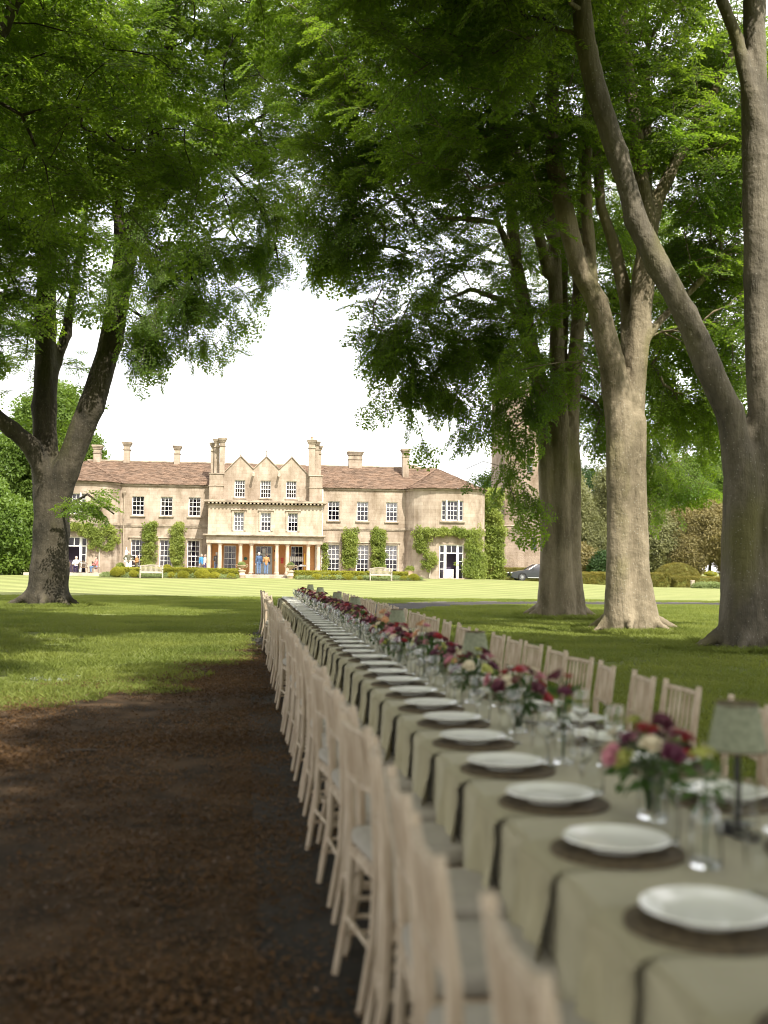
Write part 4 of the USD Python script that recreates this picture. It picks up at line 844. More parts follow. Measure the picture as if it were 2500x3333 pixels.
sign = obj('red_notice', cat_([rbox(2.86, 3.08, FY - .06, FY - .032, 1.72 + k * .16, 1.85 + k * .16, .005) for k in range(3)]), M['red_sign'], house)
obj('light_switch', rbox(2.30, 2.38, FY - .07, FY - .032, 2.66, 2.80, .01), M['black_metal'], house); obj('light_switch', rbox(2.30, 2.38, FY - .07, FY - .032, 1.9, 2.06, .01), M['black_metal'], house)
for x0 in (13.02, -10.55):
    dp = obj('downpipe', tube([(x0 + .7, FY - .45 + .3 * (x0 < 0), .7), (x0 + .7, FY - .45 + .3 * (x0 < 0), 7.1)], .045, 8), M['lead' if x0 > 0 else 'trim_stone'], house)
    obj('pipe_hopper', moved(lathe([(0, 0), (.06, 0), (.17, .22), (.17, .34), (0, .34)], 4), x=x0 + .7, y=FY - .45 + .3 * (x0 < 0), z=7.08, rz=PI / 4), M['lead' if x0 > 0 else 'trim_stone'], dp)
obj('downpipe', tube([(6.22, FY - .08, FL), (6.22, FY - .08, 7.9)], .045, 8), M['white_paint'], house)
# tower behind the right hand end
tower = thing('stone_tower', 'tall rubble stone tower behind the right hand end of the house', 'tower')
obj('wall', sub(box(22.9, 28.6, 98, 103.6, 0, 17.5), [man(box(x - .25, x + .25, 97, 98.4, z, z + 1.1)) for x, z in ((25.6, 3.2), (25.2, 10.2))]), M['tower_stone'], tower)
obj('string_course', rbox(22.84, 28.66, 97.94, 103.66, 5.3, 5.42, .03), M['trim_stone'], tower)
obj('parapet', rbox(22.78, 28.72, 97.88, 103.72, 17.5, 18.3, .04), M['trim_stone'], tower)
for x, z in ((25.6, 3.2), (25.2, 10.2)):
    w = obj('window', cat_([box(x - .25, x - .2, 98.15, 98.22, z, z + 1.1), box(x + .2, x + .25, 98.15, 98.22, z, z + 1.1), box(x - .2, x + .2, 98.15, 98.22, z + .5, z + .55)]), M['grey_door'], tower)
    obj('pane', box(x - .2, x + .2, 98.18, 98.19, z, z + 1.1), M['car_glass'], w)
# terrace and steps
TY = 86.6
tag(obj('terrace', cat_([box(-16.5, 13.6, TY, FY - .002, -.2, FL - .004)]), M['paving']), kind='structure')
steps = thing('garden_steps', 'broad worn stone steps up to the porch between the two urns', 'steps')
for k in range(4):
    obj('step', rbox(-.02, 3.16, 85.0 + k * .42, TY + .02, .0 + (0 if k == 0 else FL / 4 * k - .1), FL / 4 * (k + 1) - .002 * (3 - k), .02), M['pale_stone'], steps)

# ---------------------------------------------------------------- clipped and climbing plants
def shell_points(kind, n, rg, **a):
    if kind == 'box':
        x0, x1, y0, y1, z0, z1 = a['b']; A = np.array([(x1 - x0) * (z1 - z0), (x1 - x0) * (y1 - y0), (y1 - y0) * (z1 - z0), (y1 - y0) * (z1 - z0)]); w = A / A.sum()
        f = rg.choice(4, n, p=w); u, v = rg.random(n), rg.random(n); P = np.zeros((n, 3)); N = np.zeros((n, 3))
        P[:, 0] = x0 + u * (x1 - x0); P[:, 1] = y0 + v * (y1 - y0); P[:, 2] = z0 + v * (z1 - z0)
        m = f == 0; P[m, 1] = y0; N[m] = (0, -1, 0)
        m = f == 1; P[m, 2] = z1; N[m] = (0, 0, 1)
        for q, X, nx in ((2, x0, -1), (3, x1, 1)):
            m = f == q; P[m, 0] = X; P[m, 1] = y0 + u[m] * (y1 - y0); N[m] = (nx, 0, 0)
        return P, N
    N = rg.normal(0, 1, (n, 3)); N[:, 2] = np.abs(N[:, 2]) - .35; N /= np.linalg.norm(N, axis=1, keepdims=True)
    return np.array(a['c']) + N * np.array(a['r']), N
def clumps(name, parent, protos, P, N, r, s=(.8, 1.2)):
    U = N + r.normal(0, .25, N.shape); X = np.cross(U, r.normal(0, 1, N.shape))
    return instancer(name, parent, protos, P, quat(X, U), r.uniform(*s, len(P)), r.integers(0, len(protos), len(P)))
M['core'] = mat('core', (.12, .13, .02), .95, var=.4, scale=8)
def hedge(label, b, seed, protos=None, dens=46, s=(.8, 1.25), slope=None):
    r = np.random.default_rng(seed); t = thing('clipped_hedge', label, 'hedge', (b[0], b[2], 0)); x0, x1, y0, y1, z0, z1 = b
    i = .07
    obj('core', rbox(i, x1 - x0 - i, i, y1 - y0 - i, z0 - .2, z1 - i, .05), M['core'], t)
    n = int(dens * ((x1 - x0) * (z1 - z0 + y1 - y0) + 2 * (y1 - y0) * (z1 - z0)))
    P, N = shell_points('box', n, r, b=(.05, x1 - x0 - .05, .05, y1 - y0, z0, z1 - .05))
    P += (meshkit.fbm(P * 1.6, 2, seed)[:, None] - .5) * .10 * np.abs(N)
    clumps('foliage', t, protos or HEDGE, P, N, r, s); return t
hedge('long box hedge along the terrace left of the steps', (-9.3, -.5, 85.3, 86.3, .25, 1.24), 1)
hedge('long box hedge along the terrace right of the steps', (3.62, 12.4, 85.3, 86.3, .25, 1.14), 2)
hedge('yew hedge between the bow and the parked car', (20.4, 25.4, 95.6, 96.8, .4, 1.55), 3, YEW, 30)
hedge('yew hedge running between the two rear trunks on the right', (25.6, 37.1, 94.8, 96.0, .1, 1.25), 4, YEW, 30)
hedge('farthest right yew hedge beyond the gap', (37.7, 50, 95.4, 96.6, 0, .98), 5, YEW, 30)
def ball(label, x, y, z, rx, rz, seed, name='topiary_ball', protos=None, group='clipped box balls along the terrace hedge', cat='topiary', dens=120):
    r = np.random.default_rng(seed); t = thing(name, label, cat, (x, y, z), group=group)
    c = trimesh.creation.icosphere(3, 1.0); c.apply_scale((rx * .9, rx * .9, rz * .9)); obj('core', c, M['core'], t, smooth=True)
    P, N = shell_points('ball', int(dens * rx * rz * 12), r, c=(0, 0, 0), r=(rx * .93, rx * .93, rz * .93))
    clumps('foliage', t, protos or HEDGE, P, N, r, (.7, 1.1)); return t
TOP = [(-9.32, .78, .50, 'large box ball at the far left end of the left hedge'), (-8.15, .66, .34, 'small box ball left of the left bench'), (-5.42, .60, .30, 'small box ball just right of the left bench'), (-4.57, .60, .43, 'middling box ball second right of the left bench'),
       (-3.18, .64, .58, 'largest and widest box ball below the porch column on the left'), (-2.26, .58, .40, 'box ball between the widest ball and the left urn'), (-1.04, .55, .32, 'box ball beside the left urn'),
       (5.31, .52, .42, 'first large box ball right of the right urn'), (5.99, .50, .30, 'small box ball next after the first large one right of the steps'), (6.49, .52, .28, 'smallest box ball right of the steps'), (7.64, .54, .44, 'large box ball midway between urn and right bench'),
       (8.53, .50, .28, 'small box ball just left of the right bench'), (11.91, .52, .30, 'small box ball right of the right bench'), (12.66, .55, .46, 'large box ball at the right end of the right hedge')]
for k, (x, z, r_, lab) in enumerate(TOP): ball(lab, x * .9945, 83.7, z + .04, r_, r_ * .86, 60 + k)
for k, (x, r_) in enumerate(((-6.0, .3), (10.3, .22))): ball(['clipped ball in front of the window behind the left hedge', 'low clipped ball behind the right hedge'][k], x, 87.6, 1.15, r_, r_, 90 + k)
sheet([(-10.7, 83.3), (-8.4, 82.9), (-.6, 82.95), (-.6, 85.6), (-10.2, 85.6)], .012, .8, 'flower_bed', M['soil'], jag=.05)
sheet([(3.7, 82.95), (12.2, 82.9), (13.6, 83.6), (13.2, 85.6), (3.7, 85.6)], .012, .8, 'flower_bed', M['soil'], jag=.05)
for lab, xa, xb, sd in (('low grey green border plants in the bed left of the steps', -10.5, -.7, 1), ('low grey green border plants in the bed right of the steps', 3.8, 13.4, 2)):
    r = np.random.default_rng(sd + 70); n = 380
    x = r.uniform(xa, xb, n); y = r.uniform(83.3, 85.2, n); hz = .03 + .22 * meshkit.fbm(np.c_[x * .9, y * .9, np.zeros(n)], 2, sd) * np.clip((y - 83.1) / .8, .3, 1)
    P = np.c_[x, y, ground_z(x, y) + hz]; tag(clumps('border_plants', None, SHRUB, P, np.tile([0, 0, 1.0], (n, 1)), r, (.7, 1.35)), lab, 'plants')
def climber(name, label, cat, pieces, protos, seed, stems=(), s=(.7, 1.2)):
    """pieces: (x0, x1, y0, y1, z0, z1, n)"""
    r = np.random.default_rng(seed); t = thing(name, label, cat)
    P = []
    for x0, x1, y0, y1, z0, z1, n in pieces:
        q = np.c_[r.uniform(x0, x1, n), r.uniform(y0, y1, n), r.uniform(z0, z1, n)]
        ed = np.minimum(np.minimum(q[:, 0] - x0, x1 - q[:, 0]) / .28, np.minimum(z1 - q[:, 2], 9) / .35)
        P.append(q[(meshkit.fbm(q * [2.1, .5, 2.1], 3, seed) > .36) & (ed > meshkit.fbm(q * 3.1, 2, seed + 3) * 1.7 - .45)])
    P = np.vstack(P); N = np.tile([.15, -1, .45], (len(P), 1)) + r.normal(0, .3, (len(P), 3))
    clumps('foliage', t, protos, P, N, r, s)
    for p in stems: obj('stem', tube(p, np.linspace(.05, .02, len(p)), 6), M['twig'], t, smooth=True)
for k, (x0, x1, z1, lab) in enumerate(((-8.40, -7.10, 4.95, 'clipped climbing shrub left of the porch, nearer the bow'), (-6.16, -4.86, 4.9, 'clipped climbing shrub left of the porch, nearer the porch'), (7.78, 9.28, 4.76, 'clipped climbing shrub right of the porch, nearer the porch'), (10.24, 11.64, 4.82, 'clipped climbing shrub right of the porch, nearer the right bow'))):
    w = x1 - x0
    climber('wall_shrub', lab, 'climber', [(x0 + .1, x1 - .1, 91.9, 92.4, 1.35, z1, int(150 * w)), (x0 + .15, x1 - .3, 91.75, 92.1, 2.6, z1 - .3, int(40 * w))], CLIMB, 20 + k, [[(x0 + w * .45, 92.25, FL), (x0 + w * .5, 92.3, 2.2), (x0 + w * .42, 92.3, 4.2)]])
climber('wall_shrub', 'narrow strip of climber right beside the porch', 'climber', [(6.3, 6.75, 92.2, 92.42, 1.3, 3.3, 60)], CLIMB, 30, [[(6.5, 92.3, FL), (6.5, 92.35, 3.0)]])
def bowy(cx, x): return FY - np.interp(abs(x - cx), [p[0] for p in BOW[::-1]] , [p[1] for p in BOW[::-1]])
def wisteria(label, cx, blobs, seed, stems):
    r = np.random.default_rng(seed); t = thing('wisteria', label, 'climber'); P = []
    for x, z, rx, rz, n in blobs:
        u = r.normal(0, .5, (n, 2)); q = np.c_[x + u[:, 0] * rx, np.zeros(n), z + u[:, 1] * rz]
        q[:, 1] = [bowy(cx, v) for v in q[:, 0]] - r.uniform(.1, .4, n); P.append(q)
    P = np.vstack(P); N = np.tile([.1, -1, .5], (len(P), 1)) + r.normal(0, .3, (len(P), 3))
    clumps('foliage', t, CLIMB, P, N, r, (.6, 1.15))
    for p in stems: obj('stem', tube([(x, bowy(cx, x) - .1, z) for x, z in p], np.linspace(.07, .02, len(p)), 6), M['teak'], t, smooth=True)
wisteria('yellow green wisteria framing the garden door of the right bow', 16.55, [(14.2, 3.9, .7, .9, 50), (14.35, 3.0, .5, .5, 22), (15.0, 4.4, .6, .3, 26), (15.9, 4.45, .7, .3, 34), (15.0, 2.2, .5, .6, 30), (14.7, 1.7, .4, .4, 12), (17.3, 4.45, .8, .3, 36), (18.4, 4.2, .9, .5, 55), (18.9, 3.3, .7, .8, 50), (18.7, 2.2, .9, .8, 60), (18.5, 1.2, 1.0, .6, 70), (19.5, 1.8, .5, 1.2, 50), (18.1, 3.4, .4, .4, 14)], 41,
         [[(18.2, .7), (18.0, 2.0), (18.2, 3.4), (17.4, 4.3), (15.6, 4.4)], [(14.9, .7), (15.0, 2.0), (14.6, 3.4), (14.3, 4.3)], [(18.6, .7), (18.9, 2.5), (19.2, 4.0)]])
wisteria('wisteria hanging on the left bow beside its garden door', -13.5, [(-13.6, 4.4, 1.2, .35, 34), (-12.3, 4.1, .8, .6, 50), (-11.5, 3.3, .45, .8, 36), (-10.9, 4.2, .5, .4, 24), (-10.5, 3.6, .5, .6, 30), (-10.9, 2.8, .4, .3, 12), (-12.0, 3.0, .3, .4, 8)], 42, [[(-11.45, .8), (-11.5, 2.2), (-11.4, 3.4), (-11.0, 4.2), (-10.4, 4.0)], [(-11.45, 2.6), (-12.2, 4.0), (-13.6, 4.4)]])
climber('ivy', 'pale ivy climbing the corner between the bow and the tower', 'ivy', [(20.6, 22.5, 95.2, 97.4, .6, 5.0, 330), (20.7, 22.3, 95.6, 97.4, 4.6, 8.6, 210)], CLIMB, 51, [[(21.4, 96.5, .5), (21.5, 96.8, 4), (21.3, 97, 8)]], (1.0, 1.7))
# ---------------------------------------------------------------- trees beyond
def far_tree(label, x, y, blobs, protos, n, seed, trunk_r=.25, s=(.8, 1.3), group='trees beyond the garden'):
    r = np.random.default_rng(seed); z = float(ground_z(x, y)); t = thing('garden_tree', label, 'tree', (x, y, z), group=group)
    top = max(b[2] for b in blobs)
    obj('trunk', tube([(0, 0, -.2), (.1, 0, top * .4), (-.1, .1, top * .8)], [trunk_r, trunk_r * .7, trunk_r * .3], 8), M['bark_dark'], t, smooth=True)
    w = np.array([b[3] * b[5] for b in blobs]); k = r.choice(len(blobs), n, p=w / w.sum()); B = np.array(blobs)[k]
    N = r.normal(0, 1, (n, 3)); N /= np.linalg.norm(N, axis=1, keepdims=True)
    rad = .72 + .36 * meshkit.fbm(N * 2.3 + B[:, :3], 3, seed)
    P = B[:, :3] + N * B[:, 3:6] * (rad * r.uniform(.7, 1.05, n))[:, None]
    ok = P[:, 2] > .2
    clumps('crown', t, protos, P[ok], N[ok] + [0, 0, .3], r, s); return t
far_tree('bright green tree low behind the big left trunk at the frame edge', -21, 88, [(0, 0, 4.2, 3.6, 3, 4.0), (-3, 1, 3.2, 3, 3, 3.2), (3.2, 0, 3.0, 2.4, 2, 3.0)], FAR, 900, 1)
far_tree('tall light green tree showing between the forked left stems', -17.2, 101, [(0, 0, 12, 3.6, 3.5, 5.0), (2.2, 0, 9, 2.6, 2.5, 4), (-3, 0, 9, 3, 3, 4)], FAR, 850, 2)
far_tree('broad green tree far left beyond the lawn', -30, 100, [(0, 0, 7, 5, 4, 6), (-5, 2, 5, 4, 4, 5), (4, 0, 5, 3.5, 3, 5)], FAR, 800, 3)
far_tree('dark shrubby tree under the far left trees', -25, 92, [(0, 0, 1.6, 3.5, 2, 1.6), (-5, 0, 1.8, 3, 2, 1.8)], DARK, 420, 4)
far_tree('grey green tree right of the tower behind the hedge', 34.5, 122, [(0, 0, 8, 4.2, 4, 5.5), (2.5, -1, 4, 3.6, 3, 3.6), (-2, 0, 12, 3, 3, 3.5)], OLIVE, 1100, 5)
far_tree('tall olive tree behind the sunlit trunk', 43.5, 124, [(0, 0, 9, 4.6, 4, 6), (2.6, -1.5, 4.4, 3.8, 3, 4.0), (-2.5, 0, 5, 3.2, 3, 4.4)], OLIVE, 1300, 6)
far_tree('rounded golden brown tree right of the sunlit trunk', 52.3, 122, [(0, 0, 6.0, 4.4, 4, 3.6), (3.2, 0, 4.4, 3.2, 3, 3.8), (-3.2, -1, 3.4, 2.4, 2.4, 2.8)], GOLD, 1300, 7)
far_tree('bluish green tree at the far right beside the golden one', 61, 120, [(0, 0, 5.5, 4, 4, 5.0), (3, 0, 8, 4, 4, 4.5)], FAR, 700, 8)
far_tree('high dark tree behind the golden tree', 57, 140, [(0, 0, 11, 6, 5, 6), (-7, 0, 9, 5, 5, 6), (6, 0, 12, 5, 5, 6)], FAR, 1000, 9)
far_tree('dark tree behind the olive trees', 42, 145, [(0, 0, 10, 6, 5, 7), (-8, 0, 9, 5, 5, 7)], DARK, 800, 10)
far_tree('yellow leaved bush beside the tower hedge', 33.6, 112, [(0, 0, 2.6, 1.6, 1.4, 1.5), (1.4, 0, 2.2, 1.2, 1.2, 1.1)], GOLD, 200, 11, .1)
far_tree('dark evergreen bush behind the hedge between two trunks', 36.8, 110, [(0, 0, 1.6, 2.2, 1.6, 1.5)], DARK, 260, 12, .1)
far_tree('dark bushy tree closing the view behind the car', 30.5, 118, [(0, 0, 6, 4, 4, 5), (-3, 0, 4, 3, 3, 3.6)], OLIVE, 700, 13)
far_tree('large tree far right beyond the frame edge', 72, 125, [(0, 0, 8, 6, 5, 7), (6, 0, 6, 5, 5, 6)], FAR, 700, 14)
ball('broad dome of clipped yew behind the right hedge', 39.9, 100.5, .2, 2.5, 2.15, 97, 'topiary_dome', YEW, None, 'topiary', 26)
ball('small clipped mushroom tree behind the far right hedge', 43.0, 100, 1.25, .55, .26, 98, 'topiary_tree', HEDGE, None, 'topiary', 60)
r_ = np.random.default_rng(5); n_ = 260; x_2 = r_.uniform(38.3, 43.0, n_); y_2 = 92.2 + r_.uniform(-.7, .7, n_)
tag(clumps('border_grass', None, SHRUB, np.c_[x_2, y_2, .12 + .25 * r_.random(n_)], np.tile([0, 0, 1.0], (n_, 1)), r_, (1.2, 2.2)), 'low grey green planting before the far right hedge', 'plants')
post = thing('marker_post', 'short white stone post before the far right hedge', 'post', (38.9, 94.3, 0))
obj('shaft', rbox(-.14, .14, -.14, .14, -.1, .62, .02), M['pale_stone'], post); obj('cap', rbox(-.17, .17, -.17, .17, .622, .70, .03), M['pale_stone'], post)
# ---------------------------------------------------------------- benches, urns, pots, terrace things
def bench(label, x, y, rz):
    t = thing('garden_bench', label, 'bench', (x, y, float(ground_z(x, y))), rz, 'weathered benches before the flower beds')
    for k in range(5): obj('seat_slat', rbox(-.76, .76, -.26 + k * .10, -.18 + k * .10, .43, .455, .006), M['teak'], t)
    for k in range(17): obj('back_slat', moved(rbox(-.7 + k * .0875 - .02, -.7 + k * .0875 + .02, -.01, .01, 0, .42 + .05 * math.cos((k - 8) / 8 * 1.5), .004), y=.27, z=.47, rx=-.16), M['teak'], t)
    obj('top_rail', tube([(-.78, .33, .87), (-.4, .335, .93), (0, .34, .95), (.4, .335, .93), (.78, .33, .87)], .035, 6), M['teak'], t)
    obj('seat_rail', rbox(-.76, .76, -.30, -.265, .36, .44, .006), M['teak'], t); obj('seat_rail', rbox(-.76, .76, .24, .275, .40, .48, .006), M['teak'], t)
    for s in (-1, 1):
        obj('leg', rbox(s * .79 - .035, s * .79 + .035, -.31, -.24, 0, .66, .008), M['teak'], t)
        obj('leg', moved(rbox(s * .79 - .035, s * .79 + .035, -.035, .035, 0, .92, .008), y=.24, rx=-.1), M['teak'], t)
        obj('armrest', rbox(s * .79 - .05, s * .79 + .05, -.36, .26, .662, .70, .012), M['teak'], t)
        obj('stretcher', rbox(s * .79 - .02, s * .79 + .02, -.24, .22, .16, .22, .006), M['teak'], t)
bench('weathered wooden bench in front of the left flower bed', -6.75, 82.55, .06)
bench('weathered wooden bench in front of the right flower bed', 9.95, 82.5, -.05)
def urn(label, x):
    t = thing('urn_pedestal', 'stone pedestal ' + label, 'pedestal', (x, 85.6, .05), group='pedestals beside the garden steps')
    obj('plinth', cat_([rbox(-.36, .36, -.36, .36, -.1, .22, .03), rbox(-.31, .31, -.31, .31, .22, .30, .02)]), M['column_stone'], t)
    obj('shaft', moved(lathe([(0, .30), (.30, .30), (.32, .38), (.25, .46), (.27, .62), (.33, .72), (.27, .82), (.25, .95), (.32, 1.02), (.32, 1.1), (0, 1.1)], 20)), M['column_stone'], t, smooth=35)
    u = thing('garden_urn', 'planted two handled stone urn ' + label, 'urn', (x, 85.6, 1.152), group='urns beside the garden steps')
    obj('bowl', lathe([(0, 0), (.16, 0), (.16, .04), (.07, .07), (.07, .12), (.17, .17), (.29, .26), (.32, .33), (.36, .36), (.34, .38), (.28, .35), (0, .33)], 22), M['terracotta'], u, smooth=35)
    for s in (-1, 1): obj('handle', tube([(s * .28, 0, .22), (s * .40, 0, .24), (s * .47, 0, .34), (s * .42, 0, .43), (s * .34, 0, .39)], .025, 6), M['terracotta'], u)
    r = np.random.default_rng(int(abs(x) * 10)); P, N = shell_points('ball', 34, r, c=(0, 0, .36), r=(.22, .22, .2)); clumps('plant', u, SHRUB, P, N, r, (.6, 1.0))
urn('left of the garden steps', -.29); urn('right of the garden steps', 3.42)
def pot(label, x, y, r0=.26, h=.34, z=FL):
    t = thing('plant_pot', label, 'pot', (x, y, z)); obj('tub', lathe([(0, 0), (r0 * .8, 0), (r0, h), (r0 * 1.08, h), (r0 * 1.08, h + .05), (r0 * .95, h + .05), (r0 * .9, h - .02), (0, h - .02)], 18), M['terracotta'], t, smooth=35)
    r = np.random.default_rng(int(abs(x) * 31)); P, N = shell_points('ball', 30, r, c=(0, 0, h + .15), r=(r0 * .9, r0 * .9, .25)); clumps('plant', t, CLIMB, P, N, r, (.4, .8))
pot('stone plant tub against the right bow beside the downpipe', 13.35, 91.0, .32, .40); pot('stone plant tub on the terrace left of the left hand windows', -9.85, 90.8)
parasol = thing('closed_parasol', 'closed white parasol standing at the corner of the left bow', 'parasol', (-9.45, 91.2, FL))
obj('pole', tube([(0, 0, 0), (0, 0, 2.05)], .025, 8), M['white_paint'], parasol); obj('base', lathe([(0, 0), (.28, 0), (.28, .06), (.06, .1), (0, .1)], 16), M['kerb'], parasol)
obj('canopy', lathe([(.0, 1.86), (.05, 1.84), (.12, 1.72), (.13, 1.5), (.15, 1.2), (.18, .85), (.10, .8), (0, .82)], 14), M['cloth_white'], parasol, smooth=50)
cabinet = thing('ticket_stand', 'small dark table with a white cloth under the right porch window', 'table', (4.65, 91.3, FL))
obj('tabletop', rbox(-.55, .55, -.25, .25, .66, .70, .01), M['teak'], cabinet); obj('cloth', rbox(-.3, .3, -.27, .2, .702, .82, .02), M['cloth_white'], cabinet)
for sx in (-1, 1):
    for sy in (-1, 1): obj('leg', rod((sx * .5, sy * .2, 0), (sx * .5, sy * .2, .66), .025), M['teak'], cabinet)
post2 = thing('yellow_pole', 'yellow pole leaning in the right porch window', 'pole', (4.78, 91.8, FL)); obj('shaft', rod((0, 0, 0), (0, .1, 1.75), .05), mat('yellow', (.75, .42, .03), .5), post2); obj('foot', lathe([(0, 0), (.12, 0), (.1, .05), (0, .06)], 12), M['black_metal'], post2)
awn = thing('towel_rail', 'row of white folded cloths hanging in the right porch window', 'cloths', (4.15, 92.15, 0))
obj('rail', rod((-.58, 0, 2.28), (.58, 0, 2.28), .015), M['black_metal'], awn)
for k in range(7): obj('cloth', rbox(-.56 + k * .16, -.43 + k * .16, -.03, .03, 1.88 + .02 * (k % 2), 2.29, .012), M['cloth_white'], awn)
# terrace chairs and table by the left bow
wc = klass('wicker_chair_parts')
obj('seat', rbox(-.27, .27, -.26, .26, .38, .44, .02), M['rattan'], wc)
bk = []
for k in range(13):
    a = PI * (.08 + .84 * k / 12); bk.append(tube([(math.cos(a) * .27, .02 + math.sin(a) * .24, .42), (math.cos(a) * .33, .02 + math.sin(a) * .30, .66 + .24 * math.sin(a) ** 1.5)], .016, 5))
for k, b_ in enumerate(bk): obj('back_cane', b_, M['rattan'], wc)
obj('rim', tube([(math.cos(a) * .33, .02 + math.sin(a) * .30, .66 + .24 * math.sin(a) ** 1.5) for a in np.linspace(.02 * PI, .98 * PI, 15)], .025, 6), M['rattan'], wc)
for sx in (-1, 1):
    for sy in (-1, 1): obj('leg', rod((sx * .24, sy * .22, 0), (sx * .22, sy * .21, .38), .02), M['rattan'], wc)
TZ = float(ground_z(-13, 87.6))
for k, (x, y, rz, lab) in enumerate(((-13.5, 87.2, PI + .2, 'brown wicker chair nearest the left trunk before the left bow'), (-12.2, 87.2, PI - .2, 'brown wicker chair standing alone before the left garden door'), (-11.35, 87.8, PI / 2 + .3, 'wicker chair turned sideways under the seated person in pink'), (-13.0, 88.9, 0, 'wicker chair behind the terrace table by the open door'))):
    copy_of(wc, 'wicker_chair', lab, 'chair', (x, y, float(ground_z(x, y)) if y < TY else FL), rz, 'wicker chairs by the left bow')
tt = thing('terrace_table', 'round dark table between the wicker chairs by the left bow', 'table', (-12.7, 88.1, FL)); obj('tabletop', lathe([(0, .70), (.46, .70), (.46, .73), (0, .73)], 22), M['teak'], tt); obj('leg', rod((0, 0, 0), (0, 0, .70), .04), M['black_metal'], tt); obj('foot', lathe([(0, 0), (.25, 0), (.2, .04), (0, .06)], 14), M['black_metal'], tt)

# ---------------------------------------------------------------- people near the house
def person(label, x, y, z, face, h=1.72, top='navy', legs='jeans', hair='brownhair', pose='stand', arms='down', group=None):
    t = thing('person', label, 'person', (x, y, z), face, s=h / 1.75)
    sit = pose == 'sit'; hz = .47 if sit else .93
    J = lambda s: dict(hip=(s * .09, 0, hz), knee=(s * .10, -.42, .48) if sit else (s * .10, -.015, .51), ank=(s * .10, -.40, .08) if sit else (s * .10, .02, .08), toe=(s * .12, -.53 if sit else -.14, .035))
    dz = hz - .93
    up_ = lambda p: (p[0], p[1], p[2] + dz)
    A = {'down': ((.24, .02, 1.13), (.25, -.05, .88)), 'hip': ((.37, .06, 1.16), (.19, -.06, 1.02)), 'front': ((.25, -.02, 1.14), (.12, -.24, 1.10)), 'back': ((.27, .08, 1.13), (.09, .17, .97)), 'table': ((.26, -.12, 1.16), (.14, -.34, 1.14))}[arms]
    L, S, T_ = [], [], []
    torso = [(0, 0, hz - .02, .125), (*up_((0, .0, 1.10)), .115), (*up_((0, .01, 1.28)), .135), (*up_((0, .01, 1.40)), .10)]
    sh = [(*up_((-.17, .01, 1.40)), .065), (*up_((.17, .01, 1.40)), .065)]
    neck = [(*up_((0, .01, 1.42)), .055), (*up_((0, -.01, 1.54)), .052)]
    head = [(*up_((0, .0, 1.66)), .098), (*up_((0, -.03, 1.60)), .078)]; nose = [(*up_((0, -.105, 1.63)), .016), (*up_((0, -.12, 1.605)), .018)]
    L += [torso, sh, neck, head, nose]; S += [[(*p[:3], p[3] + .022) for p in torso], [(*p[:3], p[3] + .022) for p in sh]]
    for s in (-1, 1):
        j = J(s); L += [[(*j['hip'], .085), (*j['knee'], .058), (*j['ank'], .04)], [(*j['ank'], .042), (*j['toe'], .035)]]
        T_ += [[(*j['hip'], .105), (*j['knee'], .078), (j['ank'][0], j['ank'][1], j['ank'][2] + .04, .066)]]
        e, w = up_((s * A[0][0], *A[0][1:])), up_((s * A[1][0], *A[1][1:]))
        L += [[(*up_((s * .18, .01, 1.39)), .052), (*e, .042), (*w, .03)], [(*up_((s * .09, 0, 1.63)), .02), (*up_((s * .1, .01, 1.655)), .02)]]
        S += [[(*up_((s * .18, .01, 1.39)), .07), (*e, .058), tuple(np.array(e) * .12 + np.array(w) * .88) + (.046,)]]
        d = (np.array(w) - e) / np.linalg.norm(np.array(w) - e); q = np.cross(d, [0, 1.0, 0]); q /= np.linalg.norm(q)
        palm = np.array(w) + d * .06; L.append([(*w, .028), (*palm, .034)])
        for k in range(4): b = palm + q * (k - 1.5) * .018; L.append([(*b, .011), (*(b + d * .05), .010), (*(b + d * (.075 - .008 * abs(k - 1.4)) + [0, -.015, 0]), .008)])
        L.append([(*(palm - d * .03 - q * .02), .012), (*(palm + d * .015 - q * .05), .010)])
    T_.append([(0, 0, hz - .02, .145), (*up_((0, 0, 1.03)), .135)])
    obj('body', wood(L, .025, .02, 0, 1), M['skin'], t, smooth=True)
    obj('top', wood(S, .03, .026, .006, 2), M['cloth_' + top], t, smooth=True); obj('trousers', wood(T_, .03, .026, .004, 3), M['cloth_' + legs], t, smooth=True)
    obj('hair', wood([[(*up_((0, .025, 1.69)), .098), (*up_((0, .05, 1.62)), .075)]], .02, .02, .01, 4), M['cloth_' + hair], t, smooth=True)
    for s in (-1, 1): j = J(s); obj('shoe', wood([[(j['ank'][0], j['ank'][1] + .03, .05, .05), (*j['toe'][:2], .045, .046)]], .02, .02, 0, 5), M['cloth_brownhair'], t, smooth=True)
    return t
person('person in a dark blue jumper and jeans standing at the porch door, hand behind', 1.03, 89.0, FL, PI + .35, 1.74, 'navy', 'jeans', 'greyhair', arms='down')
person('person in a tan jacket and jeans facing the porch door', 1.60, 88.8, FL, PI + .1, 1.64, 'tan', 'jeans', 'brownhair', arms='front')
person('person in a dark grey jacket beside the leftmost porch columns', -2.32, 90.9, FL, PI - .2, 1.72, 'grey', 'jeans', 'greyhair', arms='front')
person('person in bright blue left of the porch', -3.5, 90.9, FL, .7, 1.58, 'blue', 'grey', 'greyhair')
person('person in white and purple beside the one in bright blue', -3.2, 90.7, FL, -.9, 1.55, 'white', 'purple', 'greyhair')
person('person in an olive top and white trousers, hands on hips, by the left bow', -9.2, 90.3, FL, .2, 1.72, 'green', 'white', 'brownhair', arms='hip')
person('child sized person in tan behind the hedge at the leftmost window', -8.6, 90.8, FL, -.9, 1.42, 'tan', 'green', 'brownhair', arms='front')
